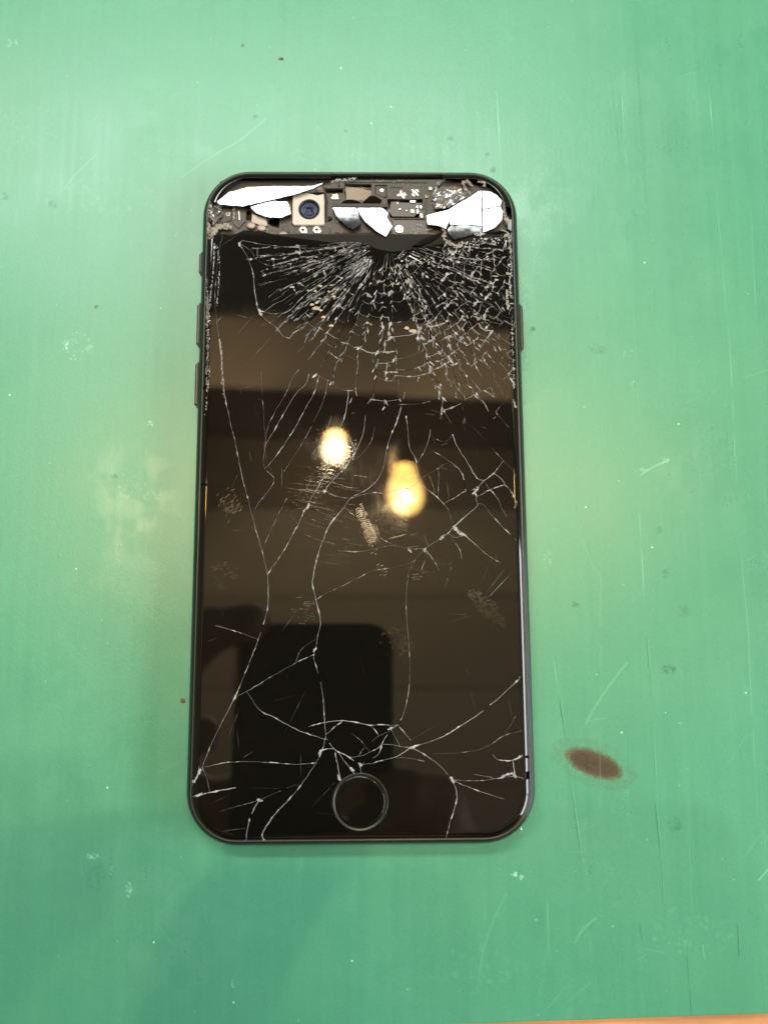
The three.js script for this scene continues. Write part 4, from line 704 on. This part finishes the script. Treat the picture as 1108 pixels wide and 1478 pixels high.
strew('paste', [[480, 262], [560, 262], [612, 266]], 26, 5, 0.06, 0.22, 5.5 * MM); strew('paste', [[560, 322], [590, 334], [620, 322]], 22, 6, 0.06, 0.2, 5.5 * MM); strew('crystal', [[330, 306], [345, 320], [400, 336]], 30, 5, 0.08, 0.3, 5.6 * MM); strew('crystal', [[612, 300], [606, 320], [600, 340]], 26, 5, 0.08, 0.3, 5.6 * MM); strew('paste', [[476, 300], [480, 330], [500, 340]], 16, 4, 0.06, 0.22, 5.6 * MM);
for (const k of ['paste', 'crystal']) { mesh('glass_crumbs', mergeGeometries(crumbs[k]), M[k], glass).userData.kind = 'stuff'; crumbs[k] = []; }
// crumpled bright glass in the upper right corner
{
  const A = 17, B = 10, pos = [], crease = (s) => Math.abs(2 * (s - Math.floor(s + 0.5)));
  const at = (i, j) => { const u = i / A, v = j / B, px = 627 + 50 * u, top = 272 - 7 * Math.sin(u * 3) + 8 * u, bot = 301 - 22 * u * u + 4 * u, py = top + (bot - top) * v, jx = noise(i * 3.1, j * 2.7) - 0.5, jz = noise(i * 2.3 + 9, j * 3.7) - 0.5, [x, z] = level(px + jx * 2, py + jz * 2, 6.6 * MM), w = 1.6 * fbm(u * 4 + 3, v * 3, 3), h = 6.35 + 0.3 * fbm(u * 6 + 3, v * 5, 3) + 0.2 * crease(u * 1.6 + v * 3.4 + w) + 0.03 * crease(u * 5 - v * 2 + w * 2); return [x, h * MM, z]; };
  for (let i = 0; i < A; i++) for (let j = 0; j < B; j++) { const a = at(i, j), b = at(i + 1, j), c = at(i, j + 1), d = at(i + 1, j + 1); pos.push(...a, ...c, ...b, ...b, ...c, ...d); }
  const g = new THREE.BufferGeometry(); g.setAttribute('position', new THREE.Float32BufferAttribute(pos, 3)); g.computeVertexNormals();
  mesh('crumpled_glass', g, std({ color: rgb(0.16, 0.16, 0.17), roughness: 0.14, metalness: 0.35, ior: 1.7 }), glass).userData.label = 'crumpled silvery glass flake in the upper right corner';
}

// ---- what lies bare under the missing glass
{
  const poly = (name, pts, y0, y1, m, holes = [], parent = phone, bevel = 0.06) => {
    const y = y1 * MM, sh = new THREE.Shape(pts.map(([px, py]) => { const [x, z] = level(px, py, y); return new THREE.Vector2(x, -z); }));
    for (const h of holes) sh.holes.push(new THREE.Path(h.map(([px, py]) => { const [x, z] = level(px, py, y); return new THREE.Vector2(x, -z); })));
    const g = new THREE.ExtrudeGeometry(sh, { depth: (y1 - y0 - bevel) * MM, bevelEnabled: bevel > 0, bevelThickness: bevel * MM, bevelSize: bevel * MM, bevelOffset: -bevel * MM, bevelSegments: 2 });
    g.rotateX(-Math.PI / 2); g.translate(0, y0 * MM, 0); return mesh(name, g, m, parent);
  };
  const box = (x0, y0, x1, y1) => [[x0, y0], [x1, y0], [x1, y1], [x0, y1]];
  const round = (name, px, py, r, y0, y1, m, parent = phone, seg = 24) => { const [x, z] = level(px, py, y1 * MM), g = new THREE.LatheGeometry([[0, 0], [r, 0], [r, (y1 - y0) * 0.7], [r * 0.86, y1 - y0], [0, y1 - y0]].map(([a, b]) => new THREE.Vector2(a * MM, b * MM)), seg), o = mesh(name, g, m, parent); o.position.set(x, y0 * MM, z); return o; };
  // bracket of dark metal with its slots, over the black tray
  poly('bracket', [[318, 261], [640, 259], [728, 275], [733, 330], [640, 352], [590, 358], [330, 345], [306, 330], [308, 290]], 4.4, 5.5, M.plate,
    [[[355, 303], [363, 303], [363, 319], [355, 318]], [[388, 313], [404, 314], [403, 330], [392, 327], [385, 322]], box(468, 272.5, 495.5, 279.5), [[497, 264.5], [536.5, 265.5], [536.5, 281], [530, 290], [500, 290], [496, 279]],
      [[540.5, 266.5], [558.5, 266.5], [559, 285], [556, 287], [540.5, 280]], [[558, 286.5], [592, 287.5], [610, 286.5], [610.5, 312], [604, 315], [563, 315], [560, 305]], [[420.5, 277.5], [469, 277.5], [469, 325], [420.5, 325]], [[472.5, 312], [479, 312], [480, 321], [473, 321]]]);
  poly('earpiece_cover', [[497.5, 268], [510, 270], [536, 275], [536, 281], [530, 289.5], [500, 289.5]], 4.0, 4.75, M.copper);
  poly('earpiece_mesh', box(480, 293.6, 559, 298.6), 5.55, 6.5, std({ color: rgb(0.028, 0.027, 0.028), roughness: 0.6 }));
  poly('earpiece_frame', box(492, 291.3, 549, 293.3), 5.55, 6.4, M.plate, [], phone, 0.03);
  const mount = poly('sensor_mount', [[542, 268], [557.5, 268], [557.5, 284], [554, 285], [542, 279.5]], 4.0, 5.15, M.plate);
  round('screw', 550.8, 274.3, 0.42, 5.15, 5.3, M.solder, phone); round('screw_socket', 551.3, 272.6, 0.5, 5.14, 5.2, M.pit, mount);
  // flex board with its soldered bits
  const board = poly('flex_board', [[564, 291], [576, 290.4], [576, 292], [609, 292.6], [609, 308], [600.5, 309.2], [598, 312.8], [566, 312.4], [561.5, 306]], 4.2, 5.3, M.flex);
  const bit = (px, py, w, h, y = 5.55) => { const [x, z] = level(px, py, y * MM); const o = mesh('solder_pad', new RoundedBoxGeometry(w * MM, 0.35 * MM, h * MM, 2, 0.1 * MM), M.solder, board); o.position.set(x, y * MM - 0.1 * MM, z); };
  bit(595.5, 291, 1.15, 0.5); bit(576.8, 302, 0.5, 0.25, 5.45); bit(586.2, 304, 0.4, 0.25, 5.45); bit(602, 298.8, 0.45, 0.55, 5.5); bit(607, 298.8, 0.45, 0.6, 5.5); bit(602.5, 305.3, 0.4, 0.9, 5.5); bit(573.4, 293.3, 0.16, 0.5, 5.45);
  round('contact', 595.3, 304.4, 0.48, 5.25, 5.55, M.solder, board); const e = round('contact', 608.4, 310.4, 0.36, 5.2, 5.6, M.solder, board); e.scale.z = 1.7;
  poly('cable', [[566, 317.5], [616, 317.5], [622, 326], [616, 338], [560, 338], [567, 327]], 5.5, 5.62, M.flex, [], phone, 0.03);
  round('contact_pad', 576, 330.3, 0.95, 5.55, 5.85, M.solder, phone, 32).userData.label = 'round white metal pad';
  // solder clovers
  const clover = (px, py) => { const parts = []; for (const [a, b, r] of [[0, 0, 0.75], [-0.62, 0.1, 0.42], [0.6, 0.12, 0.42], [0.05, -0.6, 0.42], [-0.1, 0.62, 0.45], [0.4, -0.35, 0.35]]) { const s = new THREE.SphereGeometry(r * MM, 14, 8); s.scale(1, 0.5, 1); const j = rr(0.85, 1.15); s.translate(a * j * MM, 0, b * j * MM); parts.push(s); } const o = mesh('solder_blob', mergeGeometries(parts), M.solder, phone), [x, z] = level(px, py, 5.6 * MM); o.position.set(x, 5.55 * MM, z); o.rotation.y = rr(0, 3); };
  clover(579.2, 280.6); clover(598.4, 277.3);
  // front camera: pale square frame, stepped dark barrel, blue lens
  const cam = poly('front_camera', [[422, 283], [427, 280.5], [436, 278.6], [444, 278], [452, 280], [458, 281.5], [467, 279.5], [468, 290], [468.2, 323], [466, 324.6], [424, 324.6], [421.6, 322]], 3.9, 6.1, M.beige, [Array.from({ length: 40 }, (_, i) => { const a = (i / 40) * Math.PI * 2; return [446 + 16.6 * Math.cos(a), 302.2 + 15.6 * Math.sin(a)]; })], phone, 0.14);
  cam.userData.label = 'pale square front camera with dark blue lens';
  const [lx, lz] = level(446, 302.2, 5.9 * MM);
  const lathe = (name, pts, m) => { const o = mesh(name, new THREE.LatheGeometry(pts.map(([a, b]) => new THREE.Vector2(a * MM, b * MM)), 48), m, cam); o.position.set(lx, 0, lz); return o; };
  lathe('lens_barrel', [[2.34, 4.6], [2.3, 5.55], [2.22, 5.66], [2.1, 5.66], [2.02, 5.6], [1.9, 5.3]], M.lensRing);
  lathe('lens', [[2.0, 5.3], [1.96, 5.44], [1.6, 5.5], [1.25, 5.5], [1.15, 5.44], [0.95, 5.42], [0.8, 5.46], [0.5, 5.53], [0.2, 5.57], [0, 5.575]], M.lensBlue);
  lathe('lens_core', [[0.42, 5.53], [0.36, 5.575], [0.16, 5.62], [0, 5.63]], M.lensCore);
  // two pierced rivets under the camera
  for (const [px, py] of [[437, 331.4], [456.8, 331.2]]) { const [x, z] = level(px, py, 5.9 * MM), o = mesh('rivet', new THREE.LatheGeometry([[0.3, 0.0], [0.3, 0.36], [0.45, 0.42], [0.78, 0.36], [0.95, 0.2], [0.98, 0]].map(([a, b]) => new THREE.Vector2(a * MM, b * MM)), 28), M.solder, phone); o.position.set(x, 5.5 * MM, z); round('rivet_hole', px + 0.4, py - 1, 0.3, 5.45, 5.62, M.pit, o).position.set(0, -0.02 * MM, 0); }
  poly('camera_tab', [[427, 325.5], [467, 325.5], [469, 334], [462, 339], [430, 339], [424, 334]], 5.5, 5.6, M.plate, [], phone, 0.03);
  poly('contact', [[478.5, 284], [488, 284], [488.5, 287], [478, 287]], 5.5, 5.85, M.solder); poly('contact', [[480, 280.5], [487, 280], [488, 283.5], [479.5, 283.5]], 5.5, 5.8, M.gold);
  poly('side_tab', [[364, 309], [384, 314], [386, 326], [376, 325.5], [362.5, 320]], 4.4, 5.85, M.pink); poly('side_tab', [[338, 296], [354.5, 300], [354.5, 319], [344, 330], [336, 322]], 5.5, 5.75, M.plate); poly('side_tab', [[320, 299], [335.5, 299], [334, 318], [320, 322], [314, 312]], 5.5, 5.7, M.plateDark);
  poly('side_tab', [[466, 270], [470, 265], [478, 262], [496, 262], [496, 271.5], [470, 272]], 5.5, 5.75, M.plate); poly('contact', [[456, 272.5], [463, 270], [467, 273], [466, 277], [459, 277.5]], 5.5, 5.8, M.copper);
  for (const [px, py] of [[362, 324.6], [377, 328.2], [408.5, 338.2]]) { const o = round('stud', px, py, 0.75, 5.5, 6.3, M.pink, phone); o.scale.x = 1.25; }
  // shallow pressed edges, foam strips, a second cable and screws about the bracket
  const strip = (px, py, w, h, y, m, name, turn = 0) => { const [x, z] = level(px, py, y * MM), o = mesh(name, new RoundedBoxGeometry(w * MM, 0.3 * MM, h * MM, 2, 0.06 * MM), m, phone); o.position.set(x, (y - 0.12) * MM, z); o.rotation.y = turn; };
  const foam = std({ color: rgb(0.02, 0.019, 0.018), roughness: 0.95 }), steel = std({ color: rgb(0.2, 0.19, 0.17), roughness: 0.35, metalness: 0.7 });
  strip(560, 262.5, 17, 0.35, 5.65, M.plateDark, 'pressed_edge'); strip(590, 315.6, 6.6, 0.22, 5.72, M.plateDark, 'pressed_edge'); strip(614.5, 300, 0.3, 3.6, 5.7, M.plateDark, 'pressed_edge'); strip(588, 340.3, 9, 0.3, 5.6, foam, 'foam_strip'); strip(470.5, 301, 0.35, 5.8, 5.8, foam, 'foam_strip'); strip(476, 333, 0.3, 1.4, 5.7, M.plateDark, 'pressed_edge');
  strip(510, 335.5, 8, 0.25, 5.68, M.plateDark, 'pressed_edge'); strip(412, 331, 1.3, 1.6, 5.65, M.plateDark, 'pressed_edge', 0.3); strip(621, 272, 0.8, 0.8, 5.75, steel, 'steel_clip'); strip(619, 331, 1.4, 0.4, 5.75, steel, 'steel_clip', 0.3); strip(572, 270, 2.6, 0.25, 5.62, M.plateDark, 'pressed_edge'); strip(530, 343.5, 6, 0.3, 5.62, foam, 'foam_strip', -0.1); strip(345, 311, 0.4, 2.2, 5.95, steel, 'steel_clip', 0.1); strip(487, 318, 0.3, 1, 5.7, steel, 'steel_clip');
  for (const [px, py, r] of [[489, 268, 0.4], [616, 283, 0.45], [561, 331, 0.35], [329, 309, 0.5]]) { const o = round('screw', px, py, r, 5.5, 5.75, steel, phone); round('screw_socket', px, py, r * 0.42, 5.74, 5.77, M.pit, o).position.set(0, 0.235 * MM, 0); }
  // black liquid crystal panel below the glass
  const s = new THREE.Shape(); [[-HW + 2 * MM, -HL + 15.2 * MM], [HW - 2 * MM, -HL + 15.2 * MM], [HW - 2 * MM, HL - 9 * MM], [HW - 9 * MM, HL - 2 * MM], [-HW + 9 * MM, HL - 2 * MM], [-HW + 2 * MM, HL - 9 * MM]].forEach(([x, z], i) => (i ? s.lineTo(x, -z) : s.moveTo(x, -z)));
  const lg = new THREE.ExtrudeGeometry(s, { depth: 1.2 * MM, bevelEnabled: false }); lg.rotateX(-Math.PI / 2); lg.translate(0, 5.2 * MM, 0); mesh('display_panel', lg, M.panel, phone);
}
// ---- home button: shallow dish in a dark metal ring
{
  const g = new THREE.Group(); g.name = 'home_button'; phone.add(g); g.position.set(homeAt[0], GLASS_Y, homeAt[1]);
  const turn = (name, pts, m) => mesh(name, new THREE.LatheGeometry(pts.map(([a, b]) => new THREE.Vector2(a * MM, b * MM)), 72), m, g);
  turn('button_ring', [[5.33, -0.5], [5.33, -0.03], [5.26, 0.01], [5.1, 0.01], [4.86, -0.09], [4.72, -0.22], [4.72, -0.6]], std({ color: rgb(0.016, 0.015, 0.013), roughness: 0.36 }));
  const dish = turn('button_face', [[4.7, -0.2], [4.6, -0.12], [4.4, -0.1], ...Array.from({ length: 12 }, (_, i) => { const r = 4.3 * (1 - i / 11); return [r, -0.1 - 0.2 * (1 - (r / 4.4) ** 2)]; })], std({ color: rgb(0.005, 0.0045, 0.0035), roughness: 0.06, ior: 1.52 }));
  dish.rotation.set(0, 0, 0);
}
// ---- knocks on the frame: bare bright metal at the corners
{
  const bare = std({ color: rgb(0.72, 0.8, 0.74), metalness: 0.9, roughness: 0.25 });
  const knock = (px, py, len, h, along) => { const [x, z] = level(px, py, h * MM); const o = mesh('scuff', chipGeometry(0, 0, 0, 1), bare, phone); o.scale.set(len, 1.6, 0.5); o.position.set(x, h * MM, z); o.rotation.y = along; };
  knock(758, 1184, 0.5, 3.6, -1.1); knock(751, 1195, 1.0, 3.2, -0.95); knock(741, 1203, 0.8, 3.3, -0.6); knock(273, 1105, 1.2, 4.6, 1.57); knock(274, 1155, 0.5, 4.6, 1.57); knock(322, 1217, 0.3, 4.2, 0.3); knock(751.5, 573, 0.9, 3.8, 1.57); knock(743, 391, 0.4, 4.6, 1.57); knock(767.5, 1147, 0.5, 4.4, 1.57);
}

// ---------------------------------------------------------------- the photographer, who mirrors in the glass and shades the lower mat
const inView = (x, y, z) => new THREE.Vector3(x * MM, y * MM, z * MM).applyMatrix4(camera.matrixWorld);   // millimetres right, up and behind the lens
{
  const held = thing('held_phone', 'plain black phone held level above the mat, mirrored dark in the broken screen', 'smartphone');
  held.position.copy(inView(-21.05, -58.7, 5.2)); held.quaternion.copy(camera.quaternion);
  const rs = new THREE.Shape(), w = 28.3 * MM, h = 66.9 * MM, c = 8.2 * MM;
  rs.moveTo(-w + c, -h); rs.lineTo(w - c, -h); rs.absarc(w - c, -h + c, c, -Math.PI / 2, 0); rs.lineTo(w, h - c); rs.absarc(w - c, h - c, c, 0, Math.PI / 2); rs.lineTo(-w + c, h); rs.absarc(-w + c, h - c, c, Math.PI / 2, Math.PI); rs.lineTo(-w, -h + c); rs.absarc(-w + c, -h + c, c, Math.PI, Math.PI * 1.5);
  const bg = new THREE.ExtrudeGeometry(rs, { depth: 2.6 * MM, bevelEnabled: true, bevelThickness: 2.25 * MM, bevelSize: 2.25 * MM, bevelSegments: 5, curveSegments: 10 }); bg.translate(0, 0, -1.3 * MM);
  mesh('body', bg, std({ color: rgb(0.006, 0.006, 0.006), roughness: 0.5 }), held);
  const o = mesh('camera_ring', new THREE.TorusGeometry(4.6 * MM, 0.45 * MM, 10, 40), std({ color: rgb(0.03, 0.03, 0.03), metalness: 0.8, roughness: 0.35 }), held); o.position.set(21.05 * MM, 58.7 * MM, -3.5 * MM);
  const s = mesh('screen', new RoundedBoxGeometry(53 * MM, 104 * MM, 0.2 * MM, 2, 0.1 * MM), std({ color: rgb(0.01, 0.012, 0.012), roughness: 0.08 }), held); s.position.z = 3.6 * MM;
}
// bones joined by a smooth minimum and meshed on a grid
function flesh(bones, cell, k) {
  const lo = new THREE.Vector3(1e9, 1e9, 1e9), hi = new THREE.Vector3(-1e9, -1e9, -1e9);
  for (const [a, b, ra, rb] of bones) for (const [p, r] of [[a, ra], [b, rb]]) { lo.min(p.clone().subScalar(r + cell * 4)); hi.max(p.clone().addScalar(r + cell * 4)); }
  const size = Math.max(hi.x - lo.x, hi.y - lo.y, hi.z - lo.z), n = Math.ceil(size / cell) + 2, half = (n * cell) / 2, c = lo.clone().add(hi).multiplyScalar(0.5);
  const mc = new MarchingCubes(n, new THREE.MeshStandardMaterial(), false, false, 400000); mc.isolation = 0; mc.reset();
  const seg = bones.map(([a, b, ra, rb]) => { const d = b.clone().sub(a); return [a.x, a.y, a.z, d.x, d.y, d.z, 1 / (d.lengthSq() + 1e-12), ra, rb]; });
  for (let z = 0; z < n; z++) for (let y = 0; y < n; y++) for (let x = 0; x < n; x++) {
    const px = c.x + (x / n * 2 - 1) * half, py = c.y + (y / n * 2 - 1) * half, pz = c.z + (z / n * 2 - 1) * half; let sum = 0, least = 1e9;
    for (const [ax, ay, az, dx, dy, dz, il, ra, rb] of seg) { const ux = px - ax, uy = py - ay, uz = pz - az, t = clamp((ux * dx + uy * dy + uz * dz) * il), d = Math.hypot(ux - dx * t, uy - dy * t, uz - dz * t) - (ra + (rb - ra) * t); if (d < least) least = d; if (d < 5 * k) sum += Math.exp(-d / k); }
    mc.field[x + y * n + z * n * n] = -(sum > 0 ? -k * Math.log(sum) : least);
  }
  mc.update();
  const count = mc.count, p = new Float32Array(count * 3), q = new Float32Array(count * 3);
  for (let i = 0; i < count; i++) { p[i * 3] = c.x + mc.positionArray[i * 3] * half; p[i * 3 + 1] = c.y + mc.positionArray[i * 3 + 1] * half; p[i * 3 + 2] = c.z + mc.positionArray[i * 3 + 2] * half; for (let j = 0; j < 3; j++) q[i * 3 + j] = mc.normalArray[i * 3 + j]; }
  const g = new THREE.BufferGeometry(); g.setAttribute('position', new THREE.BufferAttribute(p, 3)); g.setAttribute('normal', new THREE.BufferAttribute(q, 3)); return g;
}
{
  const W = (x, y, z) => new THREE.Vector3(x, y, z);
  const chain = (list) => list.slice(1).map(([p, r], i) => [list[i][0], p, list[i][1], r]);
  const V = (x, y, z, r) => [inView(x, y, z), r * MM];
  const left = [ // palm, then thumb and four fingers, the first hooked over the phone's corner
    ...chain([V(-112, -92, 34, 26), V(-92, -70, 26, 19), V(-82, -46, 22, 16)]), ...chain([V(-95, -84, 30, 18), V(-88, -96, 22, 16)]),
    ...chain([V(-92, -44, 24, 10.5), V(-80, -14, 10, 9.4), V(-64, 7, 2, 8.8), V(-46, 9, -5, 7.8)]), ...chain([V(-94, -58, 26, 10.5), V(-90, -40, 14, 9.2), V(-76, -34, 11, 8.4), V(-64, -32, 10, 7.4)]),
    ...chain([V(-98, -74, 28, 10.5), V(-94, -60, 15, 9.2), V(-78, -55, 12, 8.4), V(-65, -53, 10, 7.4)]), ...chain([V(-102, -88, 30, 9.5), V(-97, -80, 17, 8.4), V(-80, -76, 13, 7.6), V(-66, -74, 10, 6.8)]),
    ...chain([V(-96, -74, 34, 13), V(-76, -66, 30, 11), V(-58, -58, 20, 9.5), V(-46, -52, 15, 8)]),
  ];
  const right = [
    ...chain([V(62, -140, 34, 26), V(46, -110, 24, 22), V(32, -84, 16, 18)]), ...chain([V(50, -112, 20, 20), V(36, -124, 12, 18)]),
    ...chain([V(30, -72, 12, 12.5), V(24, -58, 2, 11), V(12, -54, -6, 9.2), V(-2, -60, -6, 8)]), ...chain([V(34, -84, 12, 11), V(22, -78, -8, 9.6), V(2, -76, -9, 8.8), V(-12, -80, -6, 7.8)]),
    ...chain([V(38, -98, 10, 11), V(22, -96, -9, 9.6), V(2, -95, -9, 8.8), V(-12, -98, -6, 7.8)]), ...chain([V(38, -112, 8, 10), V(22, -114, -8, 8.6), V(6, -114, -8, 7.8), V(-6, -116, -6, 7)]),
    ...chain([V(44, -98, 26, 13), V(26, -78, 26, 11), V(8, -66, 18, 9.5), V(-4, -60, 15.5, 8)]),
  ];
  const skin = std({ color: rgb(0.40, 0.24, 0.17), roughness: 0.55 }), wool = std({ color: rgb(0.018, 0.019, 0.022), roughness: 0.9 }), hair = std({ color: rgb(0.012, 0.01, 0.008), roughness: 0.6 });
  const lw = inView(-112, -92, 34), rw = inView(62, -140, 34), le = W(-0.25, 0.15, 0.33), re = W(0.27, 0.15, 0.34), ls = W(-0.18, 0.47, 0.44), rs = W(0.18, 0.47, 0.44);
  const trunk = [[W(0, 0.5, 0.43), W(0, 0.6, 0.4), 0.055, 0.052], [W(0, 0.63, 0.385), W(0, 0.71, 0.365), 0.068, 0.085], [W(0, 0.63, 0.33), W(0, 0.66, 0.32), 0.028, 0.032], [W(0, 0.655, 0.285), W(0, 0.685, 0.29), 0.012, 0.008], [W(-0.085, 0.67, 0.385), W(-0.083, 0.7, 0.38), 0.013, 0.016], [W(0.085, 0.67, 0.385), W(0.083, 0.7, 0.38), 0.013, 0.016],
    [ls, W(-0.1, 0.12, 0.47), 0.06, 0.1], [rs, W(0.1, 0.12, 0.47), 0.06, 0.1], [ls, rs, 0.06, 0.06], [W(-0.06, 0.1, 0.47), W(0.06, 0.1, 0.47), 0.1, 0.1], [ls, le, 0.046, 0.04], [rs, re, 0.046, 0.04], [le, lw, 0.038, 0.026], [re, rw, 0.038, 0.026],
    [W(-0.08, 0.0, 0.48), W(-0.1, -0.36, 0.46), 0.085, 0.055], [W(0.08, 0.0, 0.48), W(0.1, -0.36, 0.46), 0.085, 0.055], [W(-0.1, -0.36, 0.46), W(-0.1, -0.7, 0.5), 0.055, 0.04], [W(0.1, -0.36, 0.46), W(0.1, -0.7, 0.5), 0.055, 0.04], [W(-0.1, -0.71, 0.5), W(-0.11, -0.73, 0.36), 0.035, 0.03], [W(0.1, -0.71, 0.5), W(0.11, -0.73, 0.36), 0.035, 0.03]];
  const person = thing('person', 'person in a dark sweater leaning over the bench and holding a phone above the mat', 'person');
  mesh('body', mergeGeometries([flesh(trunk, 0.012, 0.008), flesh(left, 0.003, 0.0016), flesh(right, 0.003, 0.0016)]), skin, person);
  mesh('sweater', flesh([[ls, W(-0.1, 0.06, 0.47), 0.072, 0.113], [rs, W(0.1, 0.06, 0.47), 0.072, 0.113], [ls, rs, 0.07, 0.07], [W(-0.06, 0.02, 0.47), W(0.06, 0.02, 0.47), 0.113, 0.113], [W(0, 0.5, 0.43), W(0, 0.53, 0.42), 0.066, 0.064], [ls, le, 0.062, 0.056], [rs, re, 0.062, 0.056], [le, lw.clone().lerp(le, 0.16), 0.054, 0.038], [re, rw.clone().lerp(re, 0.16), 0.054, 0.038]], 0.012, 0.012), wool, person);
  mesh('trousers', flesh([[W(-0.07, -0.03, 0.48), W(-0.1, -0.36, 0.46), 0.1, 0.075], [W(0.07, -0.03, 0.48), W(0.1, -0.36, 0.46), 0.1, 0.075], [W(-0.1, -0.36, 0.46), W(-0.1, -0.66, 0.5), 0.075, 0.06], [W(0.1, -0.36, 0.46), W(0.1, -0.66, 0.5), 0.075, 0.06]], 0.014, 0.012), wool, person);
  mesh('hair', flesh([[W(0, 0.745, 0.38), W(0, 0.7, 0.43), 0.078, 0.07], [W(-0.04, 0.72, 0.4), W(0.04, 0.72, 0.4), 0.062, 0.062], [W(-0.05, 0.775, 0.33), W(0.05, 0.775, 0.33), 0.028, 0.028]], 0.01, 0.01), hair, person);
  const white = std({ color: rgb(0.7, 0.68, 0.64), roughness: 0.3 });
  for (const s of [-1, 1]) { const e = mesh('eye', new THREE.SphereGeometry(0.0115, 16, 12), white, person); e.position.set(s * 0.03, 0.70, 0.298); }
}


renderer.render(scene, camera);
